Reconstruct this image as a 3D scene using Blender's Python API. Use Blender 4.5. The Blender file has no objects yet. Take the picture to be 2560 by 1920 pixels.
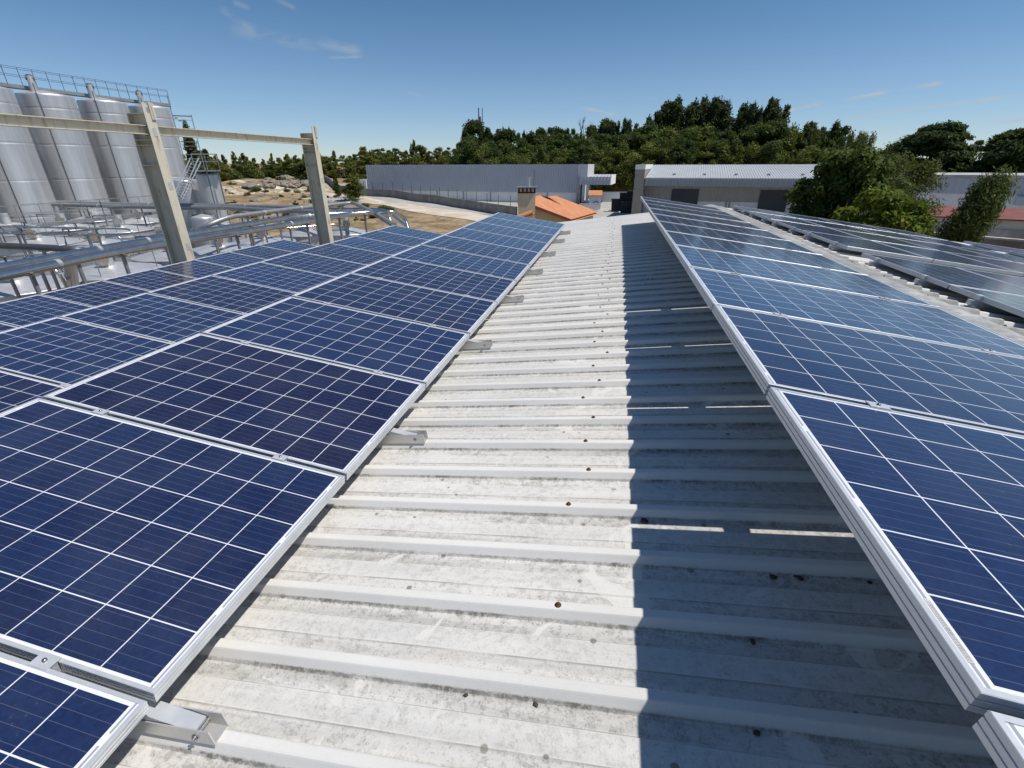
import bpy, bmesh, math, random
import numpy as np
from mathutils import Vector, Matrix, noise as mnoise
R = math.radians
rnd = random.Random(7)
C = bpy.context.scene.collection
S = bpy.context.scene

# ------------------------------------------------------------------ camera
PITCH, ROLL, YAW, FPX = 0.43759, -0.00363, 0.20416, 1172.6
fw = Vector((-math.sin(YAW) * math.cos(PITCH), math.cos(YAW) * math.cos(PITCH), -math.sin(PITCH)))
rt = Vector((math.cos(YAW), math.sin(YAW), 0))
up = rt.cross(fw)
rt, up = math.cos(ROLL) * rt + math.sin(ROLL) * up, -math.sin(ROLL) * rt + math.cos(ROLL) * up
cam = bpy.data.cameras.new('camera')
cam.sensor_width = 36; cam.lens = FPX / 2560 * 36; cam.clip_start = 0.05; cam.clip_end = 4000
co = bpy.data.objects.new('camera', cam); C.objects.link(co); S.camera = co
m3 = Matrix((rt, up, -fw)).transposed()
co.matrix_world = m3.to_4x4()

# ------------------------------------------------------------------ sky and sun
SUNV = Vector((0.570, -0.005, 1.0)).normalized()
ELEV = math.asin(SUNV.z); AZ = math.atan2(SUNV.x, SUNV.y)
w = bpy.data.worlds.new('World'); S.world = w; w.use_nodes = True
nt = w.node_tree; nt.nodes.clear()
def wn(t, **k):
    n = nt.nodes.new(t)
    for a, b in k.items(): setattr(n, a, b)
    return n
def wmath(op, a, b=None, c=None):
    n = wn('ShaderNodeMath', operation=op)
    for i, v in enumerate((a, b, c)):
        if v is None: continue
        if isinstance(v, (int, float)): n.inputs[i].default_value = v
        else: nt.links.new(v, n.inputs[i])
    return n.outputs[0]
sky = wn('ShaderNodeTexSky', sky_type='NISHITA', sun_disc=False)
sky.sun_elevation = ELEV; sky.sun_rotation = AZ; sky.altitude = 600; sky.air_density = 1.0; sky.dust_density = 0.0; sky.ozone_density = 4.5
tc = wn('ShaderNodeTexCoord')
def wdot(v):
    n = wn('ShaderNodeVectorMath', operation='DOT_PRODUCT'); nt.links.new(tc.outputs['Generated'], n.inputs[0]); n.inputs[1].default_value = v
    return n.outputs['Value']
def wramp(x, a, b):
    n = wn('ShaderNodeMapRange', interpolation_type='SMOOTHSTEP'); nt.links.new(x, n.inputs[0])
    n.inputs[1].default_value = a; n.inputs[2].default_value = b
    return n.outputs[0]
def azel(a, e):
    a, e = R(a), R(e)
    return Vector((math.sin(a) * math.cos(e), math.cos(a) * math.cos(e), math.sin(e)))
def streak(a0, e0, a1, e1, wdt, gain):
    """a thin cirrus streak or contrail between two directions of the sky"""
    p, q = azel(a0, e0), azel(a1, e1)
    n = p.cross(q).normalized(); mid = (p + q).normalized(); t = n.cross(mid).normalized()
    half = math.acos(max(-1, min(1, p.dot(q)))) / 2
    across = wramp(wmath('ABSOLUTE', wdot(n)), wdt, 0.0)
    along = wramp(wmath('ABSOLUTE', wdot(t)), half, half * 0.45)
    front = wmath('GREATER_THAN', wdot(mid), 0.2)
    return wmath('MULTIPLY', wmath('MULTIPLY', across, along), wmath('MULTIPLY', front, gain))
tot = None
for st in ((14.3, 4.35, 18.6, 5.05, .0038, 1.0), (19.2, 5.05, 23.3, 5.65, .0046, .85), (23.5, 5.65, 26.6, 5.95, .0046, .75), (19.0, 3.6, 32.5, 4.8, .0032, .75), (27.5, 2.7, 33, 3.05, .004, .65),
           (-4.4, 5.35, .1, 4.55, .0045, .9), (-38.4, 12.4, -35.2, 10.9, .009, .22), (-37.2, 12.9, -35.6, 12.5, .006, .17), (-34.0, 13.6, -31.6, 12.7, .006, .18), (-38.5, 11.0, -29.5, 10.0, .014, .20), (-30, 9.3, -25.9, 9.6, .0035, .30), (-31, 10.6, -26, 9.9, .012, .30), (-22.5, 6.7, -20.5, 6.4, .003, .18)):
    s_ = streak(*st); tot = s_ if tot is None else wmath('ADD', tot, s_)
mp = wn('ShaderNodeMapping'); nt.links.new(tc.outputs['Generated'], mp.inputs[0]); mp.inputs['Scale'].default_value = (14, 14, 46)
nz = wn('ShaderNodeTexNoise'); nt.links.new(mp.outputs[0], nz.inputs[0]); nz.inputs['Scale'].default_value = 1.6; nz.inputs['Detail'].default_value = 7; nz.inputs['Roughness'].default_value = .62
br = wramp(nz.outputs[0], .34, .62)
tot = wmath('MULTIPLY', tot, wmath('ADD', wmath('MULTIPLY', br, 1.0), .12))
zc = wn('ShaderNodeSeparateXYZ'); nt.links.new(tc.outputs['Generated'], zc.inputs[0])
rampz = wn('ShaderNodeValToRGB'); nt.links.new(zc.outputs[2], rampz.inputs[0]); els = rampz.color_ramp.elements
els[0].position = .02; els[0].color = (.95 / 1.3, 1.04 / 1.3, 1.23 / 1.3, 1); els[1].position = .45; els[1].color = (.82 / 1.3, .97 / 1.3, 1.03 / 1.3, 1)
for ps, cc in ((.125, (.94, 1.03, 1.12)), (.245, (.71, .92, 1.0))):
    e_ = els.new(ps); e_.color = tuple(v / 1.3 for v in cc) + (1,)
tint = wn('ShaderNodeMixRGB', blend_type='MULTIPLY'); tint.inputs[0].default_value = 1; nt.links.new(sky.outputs[0], tint.inputs[1]); nt.links.new(rampz.outputs[0], tint.inputs[2])
mx = wn('ShaderNodeMixRGB'); nt.links.new(tot, mx.inputs[0]); nt.links.new(tint.outputs[0], mx.inputs[1]); mx.inputs[2].default_value = (4.3, 4.6, 4.9, 1)
bg = wn('ShaderNodeBackground'); bg.inputs[1].default_value = 0.1105
nt.links.new(mx.outputs[0], bg.inputs[0])
ow = wn('ShaderNodeOutputWorld'); nt.links.new(bg.outputs[0], ow.inputs[0])
sl = bpy.data.lights.new('sun', 'SUN'); sl.energy = 4.6; sl.angle = R(0.53); sl.color = (1, .955, .89)
so = bpy.data.objects.new('sun', sl); C.objects.link(so); so.rotation_euler = SUNV.to_track_quat('Z', 'Y').to_euler(); so.location = (20, 5, 40)
S.view_settings.view_transform = 'Standard'; S.view_settings.look = 'None'; S.view_settings.exposure = 0.0; S.view_settings.gamma = 1
S.cycles.max_bounces = 6; S.cycles.diffuse_bounces = 3; S.cycles.glossy_bounces = 3; S.cycles.transmission_bounces = 3; S.cycles.transparent_max_bounces = 4
S.cycles.use_denoising = True

# ------------------------------------------------------------------ helpers
def ray(px, py): return fw + float((px - 1280) / FPX) * rt - float((py - 960) / FPX) * up
def at(px, py, x=None, y=None, z=None, d=None):
    """a point of the place, seen at that spot of the photograph, fixed by one more real measure"""
    r = ray(px, py)
    if z is not None: return r * (z / r.z)
    if y is not None: return r * (y / r.y)
    if x is not None: return r * (x / r.x)
    return r * (d / math.hypot(r.x, r.y))
def az_pt(az, d, z): return Vector((math.sin(R(az)) * d, math.cos(R(az)) * d, z))

def tag(o, label=None, cat=None, group=None, kind=None):
    if label: o['label'] = label
    if cat: o['category'] = cat
    if group: o['group'] = group
    if kind: o['kind'] = kind
    return o
def empty(name, loc=(0, 0, 0), rz=0, **k):
    o = bpy.data.objects.new(name, None); C.objects.link(o); o.location = loc; o.rotation_euler = (0, 0, rz)
    o.empty_display_size = .2
    return tag(o, **k)
def kids(o): return [c for c in bpy.data.objects if c.parent == o]
def copy_tree(o, parent=None, children=None):
    c = o.copy(); C.objects.link(c)
    if parent is not None: c.parent = parent
    for ch in kids(o): copy_tree(ch, c)
    return c

class MB:
    def __init__(s): s.v = []; s.f = []; s.mi = []; s.cur = 0; s.sm = []
    def add(s, vs, fs, smooth=False):
        b = len(s.v); s.v += [tuple(v) for v in vs]
        for f in fs: s.f.append(tuple(i + b for i in f)); s.mi.append(s.cur); s.sm.append(smooth)
        return s
    def box(s, lo, hi, M=None):
        x0, y0, z0 = lo; x1, y1, z1 = hi
        vs = [Vector(p) for p in ((x0, y0, z0), (x1, y0, z0), (x1, y1, z0), (x0, y1, z0), (x0, y0, z1), (x1, y0, z1), (x1, y1, z1), (x0, y1, z1))]
        if M is not None: vs = [M @ v for v in vs]
        return s.add(vs, [(3, 2, 1, 0), (4, 5, 6, 7), (0, 1, 5, 4), (1, 2, 6, 5), (2, 3, 7, 6), (3, 0, 4, 7)])
    def bar(s, a, b, wd, ht=None, upv=(0, 0, 1)):
        a, b = Vector(a), Vector(b); ht = ht or wd; d = (b - a); L = d.length; d.normalize()
        u = Vector(upv)
        if abs(d.dot(u)) > .97: u = Vector((1, 0, 0))
        sd = d.cross(u).normalized(); u = sd.cross(d)
        M = Matrix((sd, d, u)).transposed().to_4x4(); M.translation = a
        return s.box((-wd / 2, 0, -ht / 2), (wd / 2, L, ht / 2), M)
    def tube(s, pts, r, n=8, cap=True):
        pts = [Vector(p) for p in pts]; rings = []
        rr = r if isinstance(r, (list, tuple)) else [r] * len(pts)
        for i, p in enumerate(pts):
            d = (pts[min(i + 1, len(pts) - 1)] - pts[max(i - 1, 0)]).normalized()
            u = Vector((0, 0, 1)) if abs(d.z) < .95 else Vector((1, 0, 0))
            a = d.cross(u).normalized(); b = a.cross(d)
            rings.append([p + (a * math.cos(2 * math.pi * k / n) + b * math.sin(2 * math.pi * k / n)) * rr[i] for k in range(n)])
        vs = [v for q in rings for v in q]; fs = []
        for i in range(len(pts) - 1):
            for k in range(n): fs.append((i * n + k, i * n + (k + 1) % n, (i + 1) * n + (k + 1) % n, (i + 1) * n + k))
        s.add(vs, fs, True)
        if cap:
            s.add(rings[0], [tuple(range(n - 1, -1, -1))][::-1]); s.add(rings[-1], [tuple(range(n))])
        return s
    def lathe(s, prof, n=32, c=(0, 0, 0), smooth=True):
        vs = []; fs = []
        for r, z in prof:
            for k in range(n): a = 2 * math.pi * k / n; vs.append((c[0] + r * math.cos(a), c[1] + r * math.sin(a), c[2] + z))
        for i in range(len(prof) - 1):
            for k in range(n): fs.append((i * n + k, i * n + (k + 1) % n, (i + 1) * n + (k + 1) % n, (i + 1) * n + k))
        return s.add(vs, fs, smooth)
    def quad(s, a, b, c, d): return s.add([a, b, c, d], [(0, 1, 2, 3)])
    def prism(s, poly, axis, t0, t1):
        """poly in the two other axes, pulled along axis from t0 to t1"""
        def mk(p, t):
            return {'x': (t, p[0], p[1]), 'y': (p[0], t, p[1]), 'z': (p[0], p[1], t)}[axis]
        n = len(poly); vs = [mk(p, t0) for p in poly] + [mk(p, t1) for p in poly]
        fs = [tuple(range(n)), tuple(range(2 * n - 1, n - 1, -1))] + [(i, i + n, (i + 1) % n + n, (i + 1) % n) for i in range(n)]
        return s.add(vs, fs)
    def mesh(s, name, mats):
        me = bpy.data.meshes.new(name); me.from_pydata(s.v, [], s.f); me.validate()
        for m in (mats if isinstance(mats, (list, tuple)) else [mats]): me.materials.append(m)
        if len(me.polygons) == len(s.mi):
            me.polygons.foreach_set('material_index', s.mi); me.polygons.foreach_set('use_smooth', s.sm)
        bm = bmesh.new(); bm.from_mesh(me); bmesh.ops.recalc_face_normals(bm, faces=bm.faces); bm.to_mesh(me); bm.free()
        return me
    def build(s, name, mats, parent=None, **k):
        o = bpy.data.objects.new(name, s.mesh(name, mats)); C.objects.link(o)
        if parent is not None: o.parent = parent
        return tag(o, **k)
def local(o, M):  # set the object's transform from a matrix
    o.matrix_world = M; return o

# ------------------------------------------------------------------ materials
class NT:
    def __init__(s, name, rough=.6, metal=0.0, spec=.5):
        s.m = bpy.data.materials.new(name); s.m.use_nodes = True; s.t = s.m.node_tree
        s.b = s.t.nodes['Principled BSDF']; s.b.inputs['Roughness'].default_value = rough; s.b.inputs['Metallic'].default_value = metal
        s.b.inputs['Specular IOR Level'].default_value = spec
        s.co = s.t.nodes.new('ShaderNodeTexCoord'); s.obj = s.co.outputs['Object']
    def n(s, t, ins=(), **k):
        nd = s.t.nodes.new(t)
        for a, b in k.items(): setattr(nd, a, b)
        for i, v in (ins.items() if isinstance(ins, dict) else enumerate(ins)):
            if v is None: continue
            if hasattr(v, 'links'): s.t.links.new(v, nd.inputs[i])
            else: nd.inputs[i].default_value = v
        return nd
    def math(s, op, a, b=None, c=None): return s.n('ShaderNodeMath', (a, b, c), operation=op).outputs[0]
    def noise(s, scale, detail=4, rough=.55, vec=None, stretch=None, dist=0):
        v = vec or s.obj
        if stretch: v = s.n('ShaderNodeMapping', {0: v, 'Scale': stretch}).outputs[0]
        return s.n('ShaderNodeTexNoise', {'Vector': v, 'Scale': scale, 'Detail': detail, 'Roughness': rough, 'Distortion': dist}).outputs[0]
    def step(s, x, a, b): return s.n('ShaderNodeMapRange', (x, a, b, 0., 1.), interpolation_type='SMOOTHSTEP').outputs[0]
    def mix(s, f, a, b, mode='MIX'): return s.n('ShaderNodeMixRGB', (f, c4(a), c4(b)), blend_type=mode).outputs[0]
    def col(s, c): s.link(c, s.b.inputs['Base Color']); return s
    def link(s, a, b):
        if hasattr(a, 'links'): s.t.links.new(a, b)
        else: b.default_value = a
    def bump(s, h, dist=.01, strength=1.0):
        n = s.n('ShaderNodeBump', {'Height': h, 'Distance': dist, 'Strength': strength}); s.t.links.new(n.outputs[0], s.b.inputs['Normal']); return s
    def rough(s, v): s.link(v, s.b.inputs['Roughness']); return s
    def xyz(s, v=None):
        n = s.n('ShaderNodeSeparateXYZ', (v or s.obj,)); return n.outputs
    def rand(s): return s.n('ShaderNodeObjectInfo').outputs['Random']
def c4(c): return c if hasattr(c, 'links') or len(c) == 4 else (*c, 1)
def plain(name, col, rough=.6, metal=0., var=.25, scale=3., bump=0., dark=None, spec=.5):
    """a colour worn by two scales of noise"""
    n = NT(name, rough, metal, spec); a = n.noise(scale, 6, .6); b = n.noise(scale * 7.3, 3, .6)
    f = n.math('MULTIPLY', n.step(a, .3, .7), n.step(b, .2, .8))
    d = dark or tuple(c * (1 - var * 1.6) for c in col)
    n.col(n.mix(f, d, col))
    n.rough(n.n('ShaderNodeMapRange', (b, 0., 1., max(.03, rough - .1), min(1, rough + .1))).outputs[0])
    if bump: n.bump(b, bump)
    return n.m

M = {}
# weathered roof paint: stains that run down the sheets, lichen specks, grime along the rib feet
PER, RIB0 = .2555, .577
n = NT('weathered_roof_paint', .62, 0, .35)
x, y, z = n.xyz()
a = n.noise(.9, 8, .62, stretch=(1, 2.2, 1)); b = n.noise(5, 8, .68, stretch=(.6, 1.5, 1)); c = n.noise(38, 5, .75); e = n.noise(150, 3, .7)
fr = n.math('FRACT', n.math('ADD', n.math('DIVIDE', n.math('SUBTRACT', y, RIB0), PER), .5))        # .5 = rib top
u = n.math('ABSOLUTE', n.math('SUBTRACT', fr, .5))
valley = n.step(u, .105, .15)
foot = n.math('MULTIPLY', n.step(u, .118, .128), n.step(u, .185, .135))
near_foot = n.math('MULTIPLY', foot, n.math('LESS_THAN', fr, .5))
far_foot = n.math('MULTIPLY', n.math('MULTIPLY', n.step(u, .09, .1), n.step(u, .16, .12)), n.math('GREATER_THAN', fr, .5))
stain = n.math('MULTIPLY', n.step(b, .42, .62), n.step(a, .30, .6))
spk = n.math('MULTIPLY', n.step(c, .46, .60), n.step(b, .36, .60))
grit = n.math('MULTIPLY', n.step(e, .50, .62), n.step(c, .40, .58))
strk = n.noise(2.4, 8, .66, stretch=(.22, 5.5, 1)); strk2 = n.noise(9, 6, .7, stretch=(.35, 4.5, 1))
def band(lo, hi, w_=.02): return n.math('MULTIPLY', n.step(fr, lo - w_, lo + w_), n.step(fr, hi + w_, hi - w_))
dirt = n.math('ADD', n.math('MULTIPLY', band(.155, .375), 1.0), n.math('ADD', n.math('MULTIPLY', band(.625, .835), .75), n.math('MULTIPLY', n.math('ADD', n.step(fr, .84, .87), n.step(fr, .15, .12)), .42)))
lines = n.math('MULTIPLY', n.math('ADD', band(.143, .157, .004), n.math('ADD', band(.832, .846, .004), band(.36, .372, .006))), n.step(strk2, .36, .58))
c0 = n.mix(n.step(a, .3, .7), (.635, .622, .592), (.735, .715, .68))
c1 = n.mix(n.math('MULTIPLY', dirt, n.math('ADD', n.math('MULTIPLY', n.step(strk, .36, .64), .58), n.math('ADD', n.math('MULTIPLY', stain, .24), .05))), c0, (.385, .375, .345))
c2 = n.mix(n.math('MULTIPLY', n.math('ADD', n.math('MULTIPLY', dirt, .8), .04), n.math('MULTIPLY', spk, .72)), c1, (.285, .275, .25))
c3 = n.mix(n.math('MULTIPLY', grit, n.math('ADD', n.math('MULTIPLY', dirt, .55), .05)), c2, (.20, .19, .175))
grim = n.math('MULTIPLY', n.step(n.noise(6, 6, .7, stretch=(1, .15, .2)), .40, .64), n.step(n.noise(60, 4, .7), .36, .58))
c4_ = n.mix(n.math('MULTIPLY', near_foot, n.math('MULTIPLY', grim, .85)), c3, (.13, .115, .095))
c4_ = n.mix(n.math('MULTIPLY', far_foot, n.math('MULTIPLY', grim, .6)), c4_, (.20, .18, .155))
c4_ = n.mix(n.math('MULTIPLY', lines, .5), c4_, (.16, .15, .13))
paint = n.math('MULTIPLY', n.step(n.noise(4.2, 7, .6, dist=1.2), .60, .64), valley)
c4_ = n.mix(n.math('MULTIPLY', paint, .75), c4_, (.70, .68, .64))
lich = n.math('MULTIPLY', n.step(n.n('ShaderNodeTexVoronoi', {'Vector': n.obj, 'Scale': 8.0}).outputs['Distance'], .10, .07), n.step(n.noise(1.7, 3, .5), .40, .52))
c5 = n.mix(n.math('MULTIPLY', lich, n.math('MULTIPLY', valley, .8)), c4_, (.17, .155, .125))
n.col(c5); n.bump(n.math('MULTIPLY', n.math('ADD', n.math('MULTIPLY', c, .5), n.math('MULTIPLY', e, .4)), n.math('ADD', n.math('MULTIPLY', valley, .9), .1)), .0035, .7)
n.rough(n.n('ShaderNodeMapRange', (b, 0., 1., .45, .8)).outputs[0]); M['roof'] = n.m
M['cap'] = plain('ridge_flashing', (.56, .55, .52), .6, 0, .35, 2.5, .004)
# solar cells
CP = .159
n = NT('solar_cells', .085, 0, .5)
x, y, z = n.xyz()
cu = n.math('ADD', n.math('DIVIDE', x, CP), 5.0); cv = n.math('ADD', n.math('DIVIDE', y, CP), 3.0)
fu = n.math('FRACT', cu); fv = n.math('FRACT', cv)
def edge(f, wd): return n.math('GREATER_THAN', n.math('ABSOLUTE', n.math('SUBTRACT', f, .5)), .5 - wd)
gap = n.math('MAXIMUM', edge(fu, .0105), edge(fv, .0120))
outm = n.math('MAXIMUM', n.math('GREATER_THAN', n.math('ABSOLUTE', x), 5 * CP), n.math('GREATER_THAN', n.math('ABSOLUTE', y), 3 * CP))
white = n.math('MAXIMUM', gap, outm)
cell = n.n('ShaderNodeCombineXYZ', (n.math('FLOOR', cu), n.math('FLOOR', cv), n.math('MULTIPLY', n.rand(), 97.))).outputs[0]
wnz = n.n('ShaderNodeTexWhiteNoise', (cell,), noise_dimensions='3D').outputs[0]
pr = n.n('ShaderNodeTexWhiteNoise', {'W': n.rand()}, noise_dimensions='1D').outputs[0]
cry = n.n('ShaderNodeTexVoronoi', {'Vector': n.obj, 'Scale': 95.0}).outputs['Color']
crs = n.n('ShaderNodeSeparateColor', (cry,)).outputs[0]
bus = n.math('LESS_THAN', n.math('ABSOLUTE', n.math('SUBTRACT', n.math('FRACT', n.math('MULTIPLY', fv, 5.0)), .5)), .022)
k = n.math('ADD', n.math('MULTIPLY', wnz, .20), n.math('ADD', n.math('MULTIPLY', crs, .28), n.math('MULTIPLY', pr, .52)))
cc = n.mix(k, (.0068, .0055, .030), (.0105, .030, .098))
cc = n.mix(n.math('MULTIPLY', bus, .13), cc, (.45, .47, .55))
ca = n.mix(white, cc, (.70, .72, .76))
rib_ = n.math('MULTIPLY', n.math('MULTIPLY', n.math('GREATER_THAN', n.math('ABSOLUTE', x), 5 * CP + .0065), n.math('LESS_THAN', n.math('ABSOLUTE', x), 5 * CP + .0125)), n.math('GREATER_THAN', n.math('ABSOLUTE', n.math('SUBTRACT', n.math('FRACT', n.math('MULTIPLY', n.math('ADD', cv, .5), .5)), .5)), .045))
ca = n.mix(n.math('MULTIPLY', rib_, .8), ca, (.22, .23, .26))
dust = n.math('MULTIPLY', n.math('ADD', n.math('MULTIPLY', n.step(n.noise(2.2, 6, .65), .3, .75), .032), .004), 1.0)
dots = n.math('MULTIPLY', n.step(n.n('ShaderNodeTexVoronoi', {'Vector': n.obj, 'Scale': 55.0}).outputs['Distance'], .2, .08), n.math('MULTIPLY', n.step(n.noise(9, 4, .6), .5, .7), .10))
ca = n.mix(n.math('ADD', dust, dots), ca, (.5, .5, .5))
n.col(ca); n.b.inputs['IOR'].default_value = 1.45
n.rough(n.n('ShaderNodeMapRange', (n.noise(3, 5, .6), 0., 1., .08, .19)).outputs[0]); M['cells'] = n.m
M['backsheet'] = plain('white_backsheet', (.7, .7, .7), .6)
M['alu'] = plain('anodised_aluminium', (.64, .66, .68), .38, .35, .08, 4)
n = NT('galvanised_bracket', .42, .55); n.col(n.mix(n.noise(14, 4, .6), (.58, .57, .55), (.76, .75, .72))); M['bracket'] = n.m
M['bolt'] = plain('steel_bolt', (.5, .5, .5), .3, .9, .2, 40)
M['rust_screw'] = plain('rusted_screw_washer', (.16, .06, .025), .8, 0, .4, 60)
# cream steel with rust runs
n = NT('cream_painted_steel', .5); x, y, z = n.xyz()
rz_ = n.math('MULTIPLY', n.step(n.noise(3.2, 6, .65, stretch=(2.5, 2.5, .35)), .50, .68), n.step(n.noise(1.3, 3, .5), .38, .58))
n.col(n.mix(n.math('MULTIPLY', rz_, .8), n.mix(n.noise(1.4, 5, .6), (.52, .48, .36), (.66, .62, .50)), (.33, .15, .06))); M['cream'] = n.m
# stainless steel
def steel(name, base, rough, met, scl=1.):
    n = NT(name, rough, met); a = n.noise(1.1 * scl, 5, .6, stretch=(2, 2, .15)); b = n.noise(6 * scl, 4, .6, stretch=(3, 3, .3))
    n.col(n.mix(n.step(a, .3, .7), tuple(v * .78 for v in base), base))
    n.rough(n.n('ShaderNodeMapRange', (b, 0., 1., rough - .08, rough + .1)).outputs[0]); return n.m
M['steel'] = steel('brushed_stainless', (.69, .685, .68), .46, .70)
M['lid'] = steel('stainless_lid', (.70, .70, .70), .42, .6)
M['pipe'] = steel('polished_pipe', (.70, .69, .67), .20, .97, 2)
M['galv'] = plain('galvanised_steel', (.42, .43, .44), .5, .6, .2, 5)
M['dark_steel'] = plain('dark_steel', (.17, .175, .185), .5, .6, .2, 5)
M['glass_port'] = plain('porthole_glass', (.5, .55, .55), .08, .6, .2, 5)
# buildings
def ribbed(name, c0, c1, per, axis='x', depth=.25, rough=.55):
    """trapezoidal cladding: narrow shadow-free groove colour is geometry's job; this is only paint and dust"""
    n = NT(name, rough, .1); a = n.noise(.35, 5, .6); b = n.noise(2.5, 5, .6, stretch=(3, 3, .25))
    n.col(n.mix(n.math('MULTIPLY', n.step(a, .3, .7), n.step(b, .25, .75)), c0, c1)); return n.m
M['clad'] = ribbed('grey_blue_cladding', (.42, .445, .50), (.49, .515, .565), .3)
M['clad_mid'] = ribbed('grey_cladding', (.31, .31, .305), (.37, .37, .365), .3)
M['clad_dark'] = ribbed('darker_grey_fascia', (.26, .28, .32), (.31, .33, .37), .3)
M['metal_roof'] = ribbed('pale_metal_roof', (.39, .405, .425), (.46, .48, .50), .3)
M['white_wall'] = plain('white_precast_panel', (.86, .86, .86), .8, 0, .12, .6)
M['white_roof'] = plain('white_roof_sheet', (.62, .61, .58), .7, 0, .3, .6)
M['cream_wall'] = plain('cream_render', (.72, .64, .42), .85, 0, .12, 1.2)
M['pale_panel'] = plain('pale_gable_panel', (.66, .66, .66), .6, 0, .1, .5)
M['brown_grey'] = plain('brown_grey_wall', (.36, .33, .29), .8, 0, .2, .8)
M['door_dark'] = plain('dark_blue_door', (.05, .06, .08), .6, 0, .2, .7)
M['concrete'] = plain('weathered_concrete', (.40, .385, .36), .9, 0, .35, .7, .01)
M['red_roof'] = plain('dull_red_roof', (.27, .075, .06), .7, 0, .25, 1.)
M['red_brick'] = plain('maroon_brick', (.17, .035, .028), .8, 0, .25, 3.)
n = NT('terracotta_tiles', .8); a = n.noise(1.2, 5, .6); b = n.noise(9, 4, .6)
n.col(n.mix(n.math('MULTIPLY', n.step(a, .3, .7), n.step(b, .25, .75)), (.47, .19, .085), (.64, .30, .145))); M['tile'] = n.m
M['black'] = plain('black_plastic', (.012, .012, .014), .45, 0, .2, 3)
M['red_paint'] = plain('red_paint', (.35, .03, .02), .5, 0, .2, 3)
# ground
n = NT('dry_ground', .95, 0, .2)
a = n.noise(.05, 6, .6); b = n.noise(.28, 7, .65); c = n.noise(1.9, 6, .7)
g = n.mix(n.step(b, .40, .60), (.225, .155, .085), (.40, .30, .185))
g = n.mix(n.math('MULTIPLY', n.math('MULTIPLY', n.step(c, .46, .62), n.step(n.noise(.45, 5, .7), .42, .58)), .9), g, (.10, .08, .042))
g = n.mix(n.math('MULTIPLY', n.step(a, .56, .68), .6), g, (.14, .14, .055))
g = n.mix(n.math('MULTIPLY', n.step(n.noise(.9, 5, .7), .60, .72), .8), g, (.52, .45, .36))
nzv = n.n('ShaderNodeSeparateXYZ', (n.n('ShaderNodeNewGeometry').outputs['Normal'],)).outputs[2]
rk_ = n.math('MULTIPLY', n.step(nzv, .992, .965), n.step(n.noise(.5, 6, .7), .34, .52))
g = n.mix(rk_, g, n.mix(n.step(n.noise(1.1, 6, .75), .4, .6), (.22, .18, .13), (.62, .55, .44)))
n.col(g); n.bump(c, .25, .8); M['ground'] = n.m
n = NT('sandy_track', .95, 0, .2); a = n.noise(.35, 6, .65); n.col(n.mix(n.step(a, .3, .7), (.46, .37, .27), (.62, .56, .47))); M['track'] = n.m
M['asphalt'] = plain('pale_concrete_yard', (.50, .48, .44), .9, 0, .2, .25)
M['added_tank_paving'] = plain('grey_added_tank_paving', (.17, .165, .155), .9, 0, .25, .4)
M['rock'] = plain('pale_rock', (.50, .44, .35), .95, 0, .45, .8, .1)
M['red_earth'] = plain('red_earth', (.33, .15, .07), .95, 0, .3, .8, .1)
# plants
def leafmat(name, c0, c1, c2=None, trans=.32):
    n = NT(name, .7, 0, .15)
    g = n.n('ShaderNodeNewGeometry'); rp = g.outputs['Random Per Island']
    a = n.noise(.9, 3, .6)
    k = n.math('ADD', n.math('MULTIPLY', rp, .55), n.math('MULTIPLY', n.step(a, .3, .7), .45))
    col = n.mix(k, c0, c1)
    if c2: col = n.mix(n.math('MULTIPLY', n.math('GREATER_THAN', rp, .88), .8), col, c2)
    rr_ = n.rand(); col = n.mix(1.0, col, n.mix(rr_, (.62, .74, .72), (1.22, 1.12, .92)), 'MULTIPLY')
    n.col(col)
    tr = n.n('ShaderNodeBsdfTranslucent', (n.mix(.5, col, (.12, .17, .02)),))
    ms = n.n('ShaderNodeMixShader', (trans, n.b.outputs[0], tr.outputs[0]))
    n.t.links.new(ms.outputs[0], n.t.nodes['Material Output'].inputs[0]); return n.m
M['pine'] = leafmat('pine_needles', (.032, .052, .018), (.115, .150, .048))
M['pine2'] = leafmat('young_pine_needles', (.070, .090, .024), (.215, .235, .068))
M['euc'] = leafmat('eucalyptus_leaves', (.028, .042, .021), (.085, .110, .052))
M['oakl'] = leafmat('dark_broad_leaves', (.024, .044, .013), (.105, .150, .038))
M['bright'] = leafmat('bright_broad_leaves', (.05, .085, .012), (.17, .23, .028), (.22, .20, .04), .3)
M['willow'] = leafmat('willow_leaves', (.08, .105, .032), (.19, .21, .075), None, .3)
M['cyp'] = leafmat('cypress_sprays', (.016, .032, .014), (.062, .100, .034))
M['scrub'] = leafmat('dry_scrub', (.085, .075, .038), (.18, .15, .08))
M['bark'] = plain('bark', (.075, .055, .04), .95, 0, .4, 3, .02)

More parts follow.
